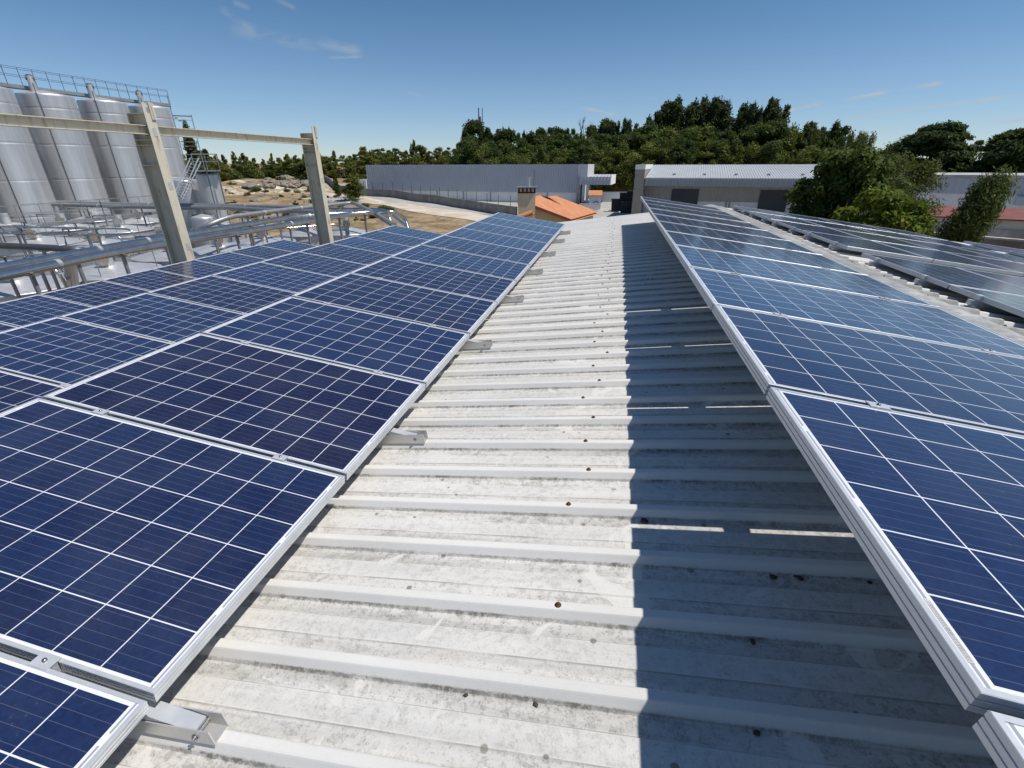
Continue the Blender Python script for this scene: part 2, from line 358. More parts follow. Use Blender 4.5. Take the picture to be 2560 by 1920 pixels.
# ------------------------------------------------------------------ terrain
def sm(t): t = max(0., min(1., t)); return t * t * (3 - 2 * t)
def gz(x, y):
    d = math.hypot(x, y); az = math.degrees(math.atan2(x, y))
    left = sm((-12 - az) / 14)
    rise = (2.0 * sm((d - 128 - 5 * mnoise.noise(Vector((x * .04, y * .04, 9)))) / 9) + 1.9 * sm((d - 132) / 50)) * left + 2.0 * sm((d - 150) / 120) * (1 - left)
    rise += .9 * sm((d - 62) / 45) * left
    far = 5.0 * sm((d - 300) / 500)
    bump = (mnoise.noise(Vector((x * .09, y * .09, 0))) * .35 + mnoise.noise(Vector((x * .03, y * .03, 3))) * .5) * sm((d - 55) / 40) * left
    return -7.0 + rise + far + bump
def ground_at(px, py, dmin=30, dmax=420):
    r = ray(px, py); h = math.hypot(r.x, r.y); prev = dmin; d = dmin
    while d < dmax:
        p = r * (d / h)
        if p.z <= gz(p.x, p.y): return Vector((p.x, p.y, gz(p.x, p.y)))
        d += .4
    p = r * (dmax / h); return Vector((p.x, p.y, gz(p.x, p.y)))
def make_ground():
    rs = [0, 14, 25, 35, 45] + list(np.arange(50, 120, 3.0)) + list(np.arange(120, 150, 1.2)) + list(np.arange(150, 200, 3.0)) + list(np.arange(200, 420, 12)) + [480, 600, 800, 1100, 1600, 2400]
    na = 300; mb = MB(); vs = []; fs = []
    for r in rs:
        for k in range(na):
            a = 2 * math.pi * k / na; x, y = r * math.sin(a), r * math.cos(a); vs.append((x, y, gz(x, y)))
    for i in range(len(rs) - 1):
        for k in range(na): fs.append((i * na + k, (i + 1) * na + k, (i + 1) * na + (k + 1) % na, i * na + (k + 1) % na))
    mb.add(vs, fs, True); return mb.build('ground', M['ground'], kind='structure')
make_ground()
def strip(name, left, right, mat, lift=.03, sub=14):
    """a road or path draped over the ground between two lines of points"""
    mb = MB(); vs = []; n_ = 0
    def along(pts, t):
        s_ = t * (len(pts) - 1); i = min(int(s_), len(pts) - 2); return pts[i].lerp(pts[i + 1], s_ - i)
    N = sub * (len(left) - 1); W = 4
    for i in range(N + 1):
        a, b = along(left, i / N), along(right, i / N)
        for j in range(W + 1):
            p = a.lerp(b, j / W); vs.append((p.x, p.y, gz(p.x, p.y) + lift))
    fs = [(i * (W + 1) + j, i * (W + 1) + j + 1, (i + 1) * (W + 1) + j + 1, (i + 1) * (W + 1) + j) for i in range(N) for j in range(W)]
    mb.add(vs, fs, True); return mb.build(name, mat, kind='structure')
G = ground_at
strip('dirt_road', [G(812, 481), G(943, 500), G(1051, 516), G(1180, 533), G(1292, 549)], [G(806, 486), G(925, 510), G(1020, 528), G(1160, 549), G(1262, 566)], M['track'], .06)
strip('dirt_path', [G(548, 444), G(610, 453), G(660, 462), G(712, 470)], [G(552, 450), G(606, 459), G(650, 469), G(700, 476)], M['track'], .06)
strip('yard_paving', [Vector((-9, 60, 0)), Vector((-9, 90, 0)), Vector((-6, 120, 0))], [Vector((45, 40, 0)), Vector((45, 80, 0)), Vector((45, 120, 0))], M['asphalt'], .05)

strip('added_bounce_paving', [Vector((-62, 90, 0)), Vector((-30, 80, 0)), Vector((-9, 68, 0))], [Vector((-62, 103, 0)), Vector((-30, 101, 0)), Vector((-5, 99, 0))], M['asphalt'], .05)  # pale strip added to bounce light onto the grey warehouse's white lower wall
strip('added_tank_paving', [Vector((-75, 2, 0)), Vector((-62, 30, 0)), Vector((-52, 50, 0))], [Vector((-9.6, 2, 0)), Vector((-9.6, 20, 0)), Vector((-20, 36, 0))], M['added_tank_paving'], .05)  # grey surface added so tanks and pipes mirror it instead of brown ground

# ------------------------------------------------------------------ the roof we stand on
XR, ZR, SL = .18, -1.275, .122
RX, RZ = 2.43, -1.275 + .122 * (2.43 - .18)
SLR = -.132
def zl(x): return ZR + SL * (x - XR)          # rib tops, left slope
def zr(x): return RZ + .018 + SLR * (x - RX)         # rib tops, right slope
EAVE_L, EAVE_R, Y0, Y1 = -9.25, 9.9, -3.0, 13.95
bld = empty('warehouse_building', (0, 6, -7), label='low warehouse with a white corrugated gable roof carrying the solar panels', cat='building')
def prof():
    ys = []
    kmin = int((Y0 - RIB0) / PER) - 1; kmax = int((Y1 - RIB0) / PER) + 2
    for k_ in range(kmin, kmax):
        c_ = RIB0 + k_ * PER
        for dy, h in ((-.0185, -.005), (-.0155, -.0012), (-.011, .0005), (.011, .0005), (.0155, -.0012), (.0185, -.005), (.033, -.0365), (.082, -.0375), (.088, -.0328), (.162, -.0328), (.168, -.0375), (.217, -.0365)):
            ys.append((c_ + dy, h))
    return [p for p in ys if Y0 <= p[0] <= Y1]
PROF = prof()
def sheet(mb, x0, x1, zf, lift=0, nseg=1, thick=.007, wob=0):
    xs = [x0 + (x1 - x0) * i / nseg for i in range(nseg + 1)]; n_ = len(PROF); vs = []; fs = []
    for x_ in xs:
        for y_, h in PROF:
            vs.append((x_, y_, zf(x_) + h + lift + wob * mnoise.noise(Vector((x_ * .8, y_ * .5, 1)))))
    for i in range(nseg):
        for j in range(n_ - 1): fs.append((i * n_ + j, i * n_ + j + 1, (i + 1) * n_ + j + 1, (i + 1) * n_ + j))
    mb.add(vs, fs)
    # visible end edges with thickness
    for xi, sgn in ((0, 1), (nseg, 1)):
        top = [vs[xi * n_ + j] for j in range(n_)]; bot = [(p[0], p[1], p[2] - thick) for p in top]
        mb.add(top + bot, [(j, j + 1, n_ + j + 1, n_ + j) for j in range(n_ - 1)])
    return mb
def world_child(mb, name, mat, root, **k):
    o = mb.build(name, mat, root, **k); o.matrix_parent_inverse = Matrix.Translation(Vector(root.location)).inverted(); return o
mb = MB()
sheet(mb, EAVE_L, -4.1, zl, -.004, 12, wob=.003); sheet(mb, -4.25, RX - .02, zl, .003, 16, wob=.003)
world_child(mb, 'roof', M['roof'], bld)
mb = MB(); sheet(mb, RX + .02, EAVE_R, zr, 0, 12, wob=.003)
world_child(mb, 'roof', M['roof'], bld)
# ridge flashing: smooth crown, flanges that follow the ribs
mb = MB()
sheet(mb, 1.98, RX - .14, zl, .012, 3, .006); sheet(mb, RX + .14, 2.80, zr, .012, 3, .006)
crown = [(RX - .16, zl(RX - .16) + .016), (RX - .08, zl(RX - .08) + .026), (RX, RZ + .032), (RX + .08, zr(RX + .08) + .026), (RX + .16, zr(RX + .16) + .016)]
ysn = np.linspace(Y0, Y1, 180)
vs = [(px_, yy, pz_ + .004 * mnoise.noise(Vector((px_ * 9, yy * 5, 0)))) for yy in ysn for px_, pz_ in crown]
mb.add(vs, [(i * 5 + j, i * 5 + j + 1, (i + 1) * 5 + j + 1, (i + 1) * 5 + j) for i in range(179) for j in range(4)], True)
world_child(mb, 'ridge_cap', M['cap'], bld)
# rows of screws on the rib tops
scr = MB(); scr.lathe([(.0001, .009), (.006, .009), (.007, .003), (.0105, .003), (.0115, 0)], 10)
scrm = scr.mesh('screw', M['rust_screw'])
cnt = 0
for xs_, nth in ((-.05, 2), (.02, 1), (2.62, 3)):
    for k_ in range(2, 50):
        if k_ % nth and not (xs_ == .02): continue
        if xs_ == .02 and (k_ < 5 or k_ % 2 == 0): continue
        yy = RIB0 + k_ * PER
        if yy > Y1 - .1 or cnt > 90: continue
        xx = xs_ + rnd.uniform(-.05, .03)
        zz = (zl(xx) + .003 if xx < RX else zr(xx) + .012)
        o = bpy.data.objects.new('screw', scrm); C.objects.link(o); o.parent = bld
        o.matrix_parent_inverse = Matrix.Translation(Vector(bld.location)).inverted(); o.location = (xx, yy, zz); cnt += 1
# walls under the roof
mb = MB()
for y_ in (Y0 + .1, Y1 - .25):
    mb.prism([(EAVE_L + .3, -7.2), (EAVE_R - .3, -7.2), (EAVE_R - .3, zr(EAVE_R - .3) - .08), (RX, RZ - .08), (EAVE_L + .3, zl(EAVE_L + .3) - .08)], 'y', y_, y_ + .15)
mb.box((EAVE_L + .3, Y0 + .25, -7.2), (EAVE_L + .45, Y1 - .25, zl(EAVE_L + .3) - .08)); mb.box((EAVE_R - .45, Y0 + .25, -7.2), (EAVE_R - .3, Y1 - .25, zr(EAVE_R - .3) - .08))
world_child(mb, 'wall', M['white_wall'], bld)

# small wind-blown bits on the roof sheets: moss clumps that one could pick up
def clump_mesh(seed, r=.02):
    q = random.Random(seed); r = r * .8; bm = bmesh.new(); bmesh.ops.create_icosphere(bm, subdivisions=2, radius=r)
    for v in bm.verts: v.co *= 1 + .5 * mnoise.noise(v.co * 90 + Vector((seed, 0, 0))); v.co.z = v.co.z * .45
    me = bpy.data.meshes.new('moss_clump'); bm.to_mesh(me); bm.free(); me.materials.append(M['moss']); return me
M['moss'] = plain('dry_moss', (.15, .12, .085), .95, 0, .5, 90)
mosses = [clump_mesh(i) for i in range(4)]
moss_rows = [(.62, 1.33, .85), (.70, 1.33, .85), (.9, 1.33, .7), (.35, .58, 1.0), (.55, .58, 1.2), (.72, .58, .9), (.95, .58, 1.4), (1.1, .58, 1.0), (-.62, .60, .9), (-.52, .60, .7), (-.42, .60, .8), (-.3, .60, .7), (-.12, .60, .8), (.02, .60, .6), (.22, 1.57, 1.5), (-.1, .72, .55), (-.36, .49, .6), (.45, .83, .7), (.5, 1.07, .6), (-.3, .95, .5)]
for i, (mx_, my_, sc_) in enumerate(moss_rows):
    o = bpy.data.objects.new('moss_clump', mosses[i % 4]); C.objects.link(o)
    kk = round((my_ - RIB0) / PER); base = RIB0 + kk * PER - .042
    o.location = (mx_, base + rnd.uniform(-.006, .004), zl(mx_) - .031); o.scale = (sc_ * rnd.uniform(.6, 1.2), sc_ * .7, sc_ * .8); o.rotation_euler = (0, 0, rnd.uniform(0, 6))
    tag(o, 'small dark dry moss clump lying at the foot of a roof rib', 'moss clump', 'moss clumps on the white roof')

# ------------------------------------------------------------------ solar panels
PL, PW, PT, GAP = 1.65, .992, .040, .020
def make_panel():
    root = empty('solar_panel')
    pr_ = [(.030, -.0035), (.011, -.0035), (.011, 0), (.0012, 0), (0, -.0012), (0, -.012), (.0022, -.0127), (.0022, -.0147), (0, -.0154), (0, -.026), (.0022, -.0267), (.0022, -.0287), (0, -.0294), (0, -PT), (.028, -PT), (.028, -PT + .002), (.002, -PT + .002)]
    mb = MB(); vs = []; n_ = len(pr_)
    for sx, sy in ((-1, -1), (1, -1), (1, 1), (-1, 1)):
        for ins, z_ in pr_: vs.append((sx * (PL / 2 - ins), sy * (PW / 2 - ins), z_))
    fs = [(c_ * n_ + i, c_ * n_ + i + 1, ((c_ + 1) % 4) * n_ + i + 1, ((c_ + 1) % 4) * n_ + i) for c_ in range(4) for i in range(1, n_ - 1)]
    mb.add(vs, fs); mb.build('frame', M['alu'], root)
    mb = MB(); a_, b_ = PL / 2 - .004, PW / 2 - .004
    mb.add([(-a_, -b_, -.003), (a_, -b_, -.003), (a_, b_, -.003), (-a_, b_, -.003)], [(0, 1, 2, 3)]); mb.cur = 1
    mb.add([(-a_, -b_, -.008), (a_, -b_, -.008), (a_, b_, -.008), (-a_, b_, -.008)], [(3, 2, 1, 0)])
    mb.build('glass_face', [M['cells'], M['backsheet']], root)
    return root
panel0 = make_panel(); used = [False]
ORD = ['first', 'second', 'third', 'fourth', 'fifth', 'sixth', 'seventh', 'eighth', 'ninth', 'tenth', 'eleventh', 'twelfth', 'thirteenth']
def put_panel(origin, u, v, label, group):
    """origin: the corner; u, v: unit vectors along the long and the short side"""
    p = panel0 if not used[0] else copy_tree(panel0); used[0] = True
    u, v = Vector(u).normalized(), Vector(v).normalized(); nrm = u.cross(v)
    if nrm.z < 0: nrm = -nrm
    c_ = Vector(origin) + u * PL / 2 + v * PW / 2 + nrm * rnd.uniform(-.002, .002)
    v2 = nrm.cross(u)
    Mx = Matrix((u, v2, nrm)).transposed().to_4x4(); Mx.translation = c_; p.matrix_world = Mx @ Matrix.Rotation(rnd.uniform(-.0016, .0016), 4, 'X') @ Matrix.Rotation(rnd.uniform(-.0016, .0016), 4, 'Z')
    return tag(p, label, 'solar panel', group)
TA, TR = .1453, .1316
YA, YR, P_ = .5689, .5102, 1.012
def mount(root_pt, zrib, t, yc, label, group, tail=.16, extra=.115, back=.12):
    """a tilted triangle: base channel on the rib, sloping rail, hinge bolt, rear leg. root_pt: the low end of the panels"""
    xl, zlow = root_pt
    r = empty('panel_mount', (xl, yc, zrib(xl)))
    def L(x, z): return Vector((x - xl, 0, z - zrib(xl)))
    xh = xl - PL * math.cos(t); zh = zlow + PL * math.sin(t)
    a = L(xl + tail, zrib(xl + tail) + .003); b = L(xh + back, zrib(xh + back) + .003); mb = MB()
    for off, wd, ht, zz in ((-.024, .003, .056, .028), (.024, .003, .056, .028), (0, .048, .003, .0025)):
        mb.bar(a + Vector((0, off, zz)), b + Vector((0, off, zz)), wd, ht)
    mb.build('base_channel', M['bracket'], r)
    a = L(xl + extra, zlow - PT - .048 - extra * math.tan(t)); b = L(xh + .16, zlow - PT - .048 + (PL * math.cos(t) - .16) * math.tan(t))
    mb = MB(); mb.bar(a, b, .042, .022); mb.build('sloping_rail', M['alu'], r)
    mb = MB(); q0 = L(xh + .48, zrib(xh + .48) + .03); q1 = L(xh + .44, zlow - PT - .06 + (PL * math.cos(t) - .44) * math.tan(t))
    mb.bar(q0, q1, .03, .03); mb.build('rear_leg', M['alu'], r)
    mb = MB(); c_ = L(xl + tail - .055, zrib(xl + tail - .055) + .028); mb.tube([c_ + Vector((0, -.034, 0)), c_ + Vector((0, .034, 0))], .005, 8)
    mb.tube([c_ + Vector((0, -.030, 0)), c_ + Vector((0, -.0265, 0))], .010, 6); mb.build('bolt', M['bolt'], r)
    return tag(r, label, 'panel mount', group)
def seam_rail(xl, zlow, t, s_, ya, yb, seams, label):
    """a long rail under the panels with one clamp at every seam"""
    x_ = xl - s_ * math.cos(t); z_ = zlow + s_ * math.sin(t)
    ux = Vector((math.cos(t), 0, -math.sin(t))); nz_ = ux.cross(Vector((0, 1, 0)))
    r = empty('panel_rail', (x_, ya, z_))
    Mx = Matrix((ux, Vector((0, 1, 0)), nz_)).transposed().to_4x4()
    mb = MB(); mb.box((-.02, -.05, -PT - .036), (.02, yb - ya + .05, -PT - .001), Mx); mb.build('rail', M['alu'], r)
    for y_ in seams:
        M2 = Matrix.Translation(Vector((0, y_ - ya, 0))) @ Mx; mb = MB()
        mb.box((-.03, -.0195, .0015), (.03, .0195, .0045), M2); mb.box((-.028, -.008, -PT), (.028, .008, .0016), M2)
        cl = mb.build('clamp', M['alu'], r)
        mb = MB(); mb.lathe([(.0001, .0105), (.0055, .0105), (.0065, .0045)], 8); hb = mb.build('clamp_bolt', M['bolt'], cl); hb.matrix_local = M2
    return tag(r, label, 'panel rail', 'long rails under the tilted panels')
RIGHT_OF = 'solar panels in the row right of the walkway'
ROWS = (('A', -1.1061, -1.2831, -1, 11, 'row next to the walkway'), ('B', -3.849, -1.630, 0, 11, 'middle left row'), ('C', -7.131, -2.062, 3, 11, 'outer left row by the posts'))
for nm, x0, z0, k0, k1, nice in ROWS:
    t = TA
    for k_ in range(k0, k1):
        put_panel((x0, YA + k_ * P_ + GAP / 2, z0), (-math.cos(t), 0, math.sin(t)), (0, 1, 0), f'blue solar panel, {ORD[k_ - k0]} from the near end of the {nice}', f'solar panels, {nice}')
    j = 0
    for yb in ((RIB0,) if nm == 'A' else ()) + tuple(RIB0 + PER * kk for kk in (6, 12, 18, 24, 30, 36, 41)):
        if yb < YA + k0 * P_: continue
        mount((x0, z0), zl, t, yb, f'aluminium tilt bracket, {ORD[j]} from the near end of the {nice}', f'tilt brackets, {nice}', tail=.175); j += 1
    for s_, wh in ((.33, 'lower'), (1.30, 'upper')):
        seam_rail(x0, z0, t, s_, YA + k0 * P_ + .02, YA + k1 * P_ - .02, [YA + k_ * P_ for k_ in range(k0 + 1, k1)], f'{wh} long aluminium rail with clamps under the {nice}')
xR, zR = .5414, -.6543
xRl, zRl = xR + PL * math.cos(TR), zR - PL * math.sin(TR)
for k_ in range(-1, 11):
    put_panel((xR, YR + k_ * P_ + GAP / 2, zR), (math.cos(TR), 0, -math.sin(TR)), (0, 1, 0), f'blue solar panel, {ORD[k_ + 1]} from the near end of the raised row right of the walkway', RIGHT_OF)
    if k_ == 0: near_right = bpy.context.scene.collection.objects[-3] if False else [o for o in bpy.data.objects if o.get('label', '').startswith('blue solar panel, second from the near end of the raised row')][0]
mb = MB(); mb.box((-PL / 2 + .0165, -PW / 2 + .05, -.0029), (-PL / 2 + .0255, -PW / 2 + .165, -.0024)); mb.cur = 1
yy = -PW / 2 + .055; qb = random.Random(3)
while yy < -PW / 2 + .158:
    b_ = qb.choice((.0006, .001, .0015)); mb.box((-PL / 2 + .0185, yy, -.00241), (-PL / 2 + .0245, yy + b_, -.0021)); yy += b_ + qb.choice((.0012, .002, .003))
mb.build('barcode_label', [M['backsheet'], M['galv']], near_right)
for j in range(8):
    mount((xRl, zRl), zl, TR, RIB0 + PER * (1 + 6 * j), f'aluminium tilt bracket, {ORD[j]} from the near end, right of the walkway', 'tilt brackets right of the walkway', tail=.06, extra=.0, back=.5)
for s_, wh in ((.33, 'upper'), (1.30, 'lower')):
    seam_rail(xRl, zRl, TR, PL - s_, YR - P_ + .02, YR + 11 * P_ - .02, [YR + k_ * P_ for k_ in range(0, 11)], f'{wh} long aluminium rail with clamps, under the raised right row')
# panels lying flush on the right slope, long side along the ridge
TS = .131; us = Vector((math.cos(TS), 0, -math.sin(TS)))
XS, ZS = 2.92, -.947
COLN = ['column beside the ridge', 'second column past the ridge', 'third column past the ridge', 'fourth column past the ridge']
for c_ in range(4):
    o0 = Vector((XS, 0, ZS)) + us * c_ * (PW + GAP)
    for j in range(4):
        put_panel(o0 + Vector((0, 6.83 + j * 1.668, 0)), (0, 1, 0), us, f'grey-looking solar panel, {ORD[j + 2]} from the near end of the {COLN[c_]}', 'solar panels flush on the right slope')
    for j in range(2):
        put_panel(o0 + Vector((0, 6.42 - PL - j * 1.668, -.012)), (0, 1, 0), us, f'grey-looking solar panel, {ORD[1 - j]} from the near end of the {COLN[c_]}', 'solar panels flush on the right slope')
XT, ZT = 7.06, -1.445
for c_ in range(2):
    o0 = Vector((XT, 0, ZT)) + us * c_ * (PW + GAP)
    for j in range(4):
        put_panel(o0 + Vector((0, 11.6 - PL - j * 1.668, 0)), (0, 1, 0), us, f'grey-looking solar panel, {ORD[3 - j]} from the near end of the {("raised column", "outermost column")[c_]} by the right eave', 'solar panels by the right eave')
# rails under the flush panels
def flush_rail(y_, xa, za, n_, label, zf=zr):
    r = empty('panel_rail', (xa, y_, za)); L_ = n_ * (PW + GAP)
    mb = MB(); a = us * -.07 + Vector((0, 0, -PT - .022)); b = us * (L_ + .03) + Vector((0, 0, -PT - .022))
    mb.bar(a, b, .05, .04); mb.build('rail', M['alu'], r)
    mb = MB(); mb.box((-.022, -.03, -.012), (.010, .03, .004)); mb.box((-.022, -.028, -.045), (-.004, .028, -.012)); mb.build('end_clamp', M['alu'], r)
    for s_ in (.0, L_ * .5):
        p0 = us * s_ + Vector((0, 0, -PT - .04)); gap_ = za + p0.z - zr(xa + p0.x)
        mb = MB(); mb.box((p0.x - .03, -.03, p0.z - max(.02, gap_)), (p0.x + .03, .03, p0.z)); mb.build('rail_foot', M['bracket'], r)
    tag(r, label, 'rail', 'rails under the flush panels')
ri = 0
for y_ in (3.46, 4.36, 5.12, 6.03):
    flush_rail(y_, XS, ZS - .012, 4, f'aluminium rail under the near block past the ridge, {ORD[ri]} from its near end'); ri += 1
ri = 0
for j in range(4):
    for f_ in (.34, 1.3):
        flush_rail(6.83 + j * 1.668 + f_, XS, ZS, 4, f'aluminium rail under the far block past the ridge, {ORD[ri]} from its near end'); ri += 1
ri = 0
for j in range(3, -1, -1):
    for f_ in (.34, 1.3):
        flush_rail(11.6 - PL - j * 1.668 + f_, XT, ZT, 2, f'aluminium rail under the block by the right eave, {ORD[ri]} from its near end'); ri += 1

# ------------------------------------------------------------------ steel posts and beams beside the roof
PX = -9.9
def ipost(yc, top, label):
    r = empty('steel_post', (PX, yc, -7))
    H = .46; Wf = .24                       # depth along X, flange width along Y
    mb = MB(); zt = top - .2 + 7
    mb.box((-H + .012, -.006, 0), (-.012, .006, zt)); mb.build('web', M['cream'], r)
    mb = MB(); mb.box((-.012, -Wf / 2, 0), (.0, Wf / 2, zt)); mb.box((-.013, -Wf / 2, zt), (-.001, -.045, zt + .19)); mb.box((-.013, .025, zt - .04), (.0, Wf / 2, zt + .21)); mb.box((.0, .02, zt - .12), (.028, Wf / 2 + .01, zt + .2))
    mb.build('flange', M['cream'], r)
    mb = MB(); mb.box((-H, -Wf / 2, 0), (-H + .012, Wf / 2, zt - .02)); mb.build('flange', M['cream'], r)
    for z_ in (zt, zt - .5, zt - 1.0):
        mb = MB(); mb.box((-H + .012, -Wf / 2 + .004, z_ - .022), (-.012, -.006, z_)); mb.box((-H + .012, .006, z_ - .022), (-.012, Wf / 2 - .004, z_)); mb.build('stiffener', M['cream'], r)
    for z_ in (zt - .35, zt - 1.42, zt - 2.75):
        mb = MB(); mb.box((.0, -.035, z_ - .09), (.006, .06, z_ + .07)); mb.build('plate', M['bracket'], r)
    zj = .70 + 7
    for s_ in (-1, 1):
        for q_ in (-1, 1):
            mb = MB(); mb.tube([(-.14 + s_ * .055, -.02 - .0005, zj + q_ * .1), (-.14 + s_ * .055, -.052, zj + q_ * .1)], .016, 6); mb.build('bolt', M['bolt'], r)
    mb = MB(); mb.box((-H - .004, -Wf / 2 - .004, zt - .025), (.004, Wf / 2 + .004, zt - .001)) if False else mb.box((-H + .013, -Wf / 2 + .02, zt - .62), (-.013, -.0075, zt - .6)); mb.build('gusset', M['cream'], r)
    return tag(r, label, 'steel post')
PY1, PY2 = 9.72, 15.85
ipost(PY1, 1.22, 'cream rusty steel post nearest the camera, tanks directly behind it')
ipost(PY2, 1.16, 'cream rusty steel post farther away, in front of the dirt road and pines')
def ibeam(y0, y1, z, label):
    r = empty('steel_beam', (PX - .14, (y0 + y1) / 2, z)); h = (y1 - y0) / 2
    mb = MB(); mb.box((-.004, -h, -.075), (.004, h, .075)); mb.build('web', M['cream'], r)
    for s_ in (-1, 1):
        mb = MB(); mb.box((-.085, -h, s_ * .082 - .007), (.085, h, s_ * .082 + .007)); mb.build('flange', M['cream'], r)
    mb = MB(); mb.box((-.08, h - .012, -.13), (.08, h, .13)); mb.build('end_plate', M['cream'], r)
    return tag(r, label, 'steel beam')
ibeam(3.2, PY1 - .008, .70, 'cream steel beam running out of frame from the nearer post')
ibeam(PY1 + .008, PY2 - .008, .70, 'cream rust-streaked steel beam spanning between the two posts')
# ------------------------------------------------------------------ tank farm left of the roof
def tall_tank(az, d, r, top, label, grp, neck=True):
    root = empty('steel_tank', az_pt(az, d, -7), R(-az) , label=label, cat='tank', group=grp)   # local -Y faces the camera
    h = top + 7; pf = [(r * .98, 0)]
    for zr_ in (h - .95 - 2.45 * 4, h - .95 - 2.45 * 3, h - .95 - 2.45 * 2, h - .95 - 2.45, h - .95):
        if zr_ > .2: pf += [(r, zr_ - .12), (r, zr_ - .05), (r - .014, zr_ - .02), (r - .014, zr_ + .02), (r, zr_ + .05), (r, zr_ + .12)]
    pf += [(r, h - .2), (r, h - .1), (r - .015, h - .03), (r - .06, h)]
    MB().lathe(pf, 56).build('shell', M['steel'], root)
    MB().lathe([(r - .06, h), (r * .55, h + .16), (.02, h + .34)], 48).build('lid', M['lid'], root)
    mb = MB(); mb.tube([(-r * .28, -r * .45, h + .02), (-r * .28, -r * .45, h + 1.15)], .21, 16)
    if neck:
        nk = mb.build('neck', M['steel'], root)
        mb = MB(); mb.tube([(-r * .28 - .26, -r * .45, h + 1.0), (-r * .28 + .26, -r * .45, h + 1.0)], .15, 12); mb.lathe([(.001, .1), (.15, .08), (.22, 0)], 14, (-r * .28, -r * .45, h + 1.15)); mb.build('valve', M['dark_steel'], nk)
    a_ = R(-104); mb = MB(); mb.tube([((r + .03) * math.cos(a_), (r + .03) * math.sin(a_), .4), ((r + .03) * math.cos(a_), (r + .03) * math.sin(a_), h + .6)], .03, 8); mb.build('riser_pipe', M['dark_steel'], root)
    return root
BT = ((-59.6, 50.0, 1.72, 4.9, 'leftmost tall steel tank, cut off by the picture edge'), (-55.72, 52.3, 1.72, 4.9, 'tall stainless steel tank left of centre in the tank row, partly out of frame'), (-52.10, 55.0, 1.72, 4.9, 'tall stainless tank fully in view, second of the row from the frame edge'),
      (-48.58, 57.6, 1.70, 4.9, 'tall stainless tank just left of the nearer cream post'), (-45.42, 60.3, 1.60, 4.9, 'tall stainless tank right behind the top of the nearer cream post'))
for a_, d_, r_, t_, lb in BT: tall_tank(a_, d_, r_, t_, lb, 'tall stainless tanks in a row')
for i, (a_, d_) in enumerate(((-57.3, 57.5), (-53.6, 60.5), (-50.2, 63.2))):
    tall_tank(a_, d_, 1.7, 4.8, f'tall stainless tank of the back row, {ORD[i]} from the frame edge', 'tall stainless tanks in the back row', False)
def railing(mb, pts, h, sp, r=.025, mid=True):
    for a, b in zip(pts[:-1], pts[1:]):
        a, b = Vector(a), Vector(b); L_ = (b - a).length; n_ = max(1, round(L_ / sp))
        for i in range(n_ + 1):
            p = a.lerp(b, i / n_); mb.bar(p, p + Vector((0, 0, h)), r * 1.5)
        for z_ in ((h, h * .55) if mid else (h,)):
            mb.bar(a + Vector((0, 0, z_)), b + Vector((0, 0, z_)), r * 1.4)
def catwalk(name, label, pts, wd, h, deck_t, mat, sp=.95, cat='walkway', legs=None):
    root = empty(name, pts[0], label=label, cat=cat); o = Vector(pts[0]); dk = MB(); r1 = MB(); r2 = MB(); front = []; back = []
    for p in pts:
        p = Vector(p) - o; n_ = Vector((p.x + o.x, p.y + o.y, 0)).normalized(); front.append(p - n_ * wd / 2); back.append(p + n_ * wd / 2)
    for i in range(len(pts) - 1):
        a, b, c_, d_ = front[i], front[i + 1], back[i + 1], back[i]; dn = Vector((0, 0, -deck_t))
        dk.add([a, b, c_, d_, a + dn, b + dn, c_ + dn, d_ + dn], [(0, 1, 2, 3), (7, 6, 5, 4), (0, 4, 5, 1), (1, 5, 6, 2), (2, 6, 7, 3), (3, 7, 4, 0)])
    dk.build('deck', M['galv'], root); railing(r1, front, h, sp, .017); r1.build('handrail', mat, root); railing(r2, back, h, sp, .017); r2.build('handrail', mat, root)
    if legs is not None:
        for i, p in enumerate(front):
            mb = MB(); mb.bar(p, Vector((p.x, p.y, legs - o.z)), .09); mb.build('leg', M['galv'], root)
    return root
catwalk('tank_walkway', 'galvanised walkway with railings running over the tall tank tops', [az_pt(-63, 48.6, 5.42), az_pt(-58, 51.5, 5.42), az_pt(-54, 54.3, 5.42), az_pt(-50, 57.2, 5.42), az_pt(-46.6, 60, 5.42), az_pt(-43.75, 62.4, 5.42)], .95, 1.12, .22, M['dark_steel'])
catwalk('tank_walkway', 'lower galvanised walkway in front of the feet of the tall tanks', [az_pt(-66, 34, -3.0), az_pt(-58, 38, -3.0), az_pt(-51, 42, -3.0), az_pt(-45.6, 46, -3.0)], .8, 1.05, .18, M['galv'], 1.3, legs=-7)
# stair tower at the end of the walkway
st = empty('stair_tower', az_pt(-43.1, 62.8, -7), R(43.1), label='thin galvanised stair tower at the right end of the tall tanks', cat='stair tower')
for q in ((-.8, -.5), (.8, -.5), (-.8, .5), (.8, .5)):
    mb = MB(); mb.bar((q[0], q[1], 0), (q[0], q[1], 13.2 if q[0] < 0 else 11.6), .07); mb.build('column', M['galv'], st)
for i in range(10):
    z0_ = 1.15 * i; mb = MB()
    for j in range(5): mb.box((-.7 + .28 * j if i % 2 == 0 else .42 - .28 * j, -.45, z0_ + .23 * j), (-.42 + .28 * j if i % 2 == 0 else .7 - .28 * j, .45, z0_ + .23 * j + .035))
    mb.box((-.8, -.5, z0_ + 1.12), (.8, .5, z0_ + 1.15)); mb.bar((-.8, -.52, z0_ + .75), (.8, -.52, z0_ + .75), .035); mb.build('stair_flight', M['galv'], st)
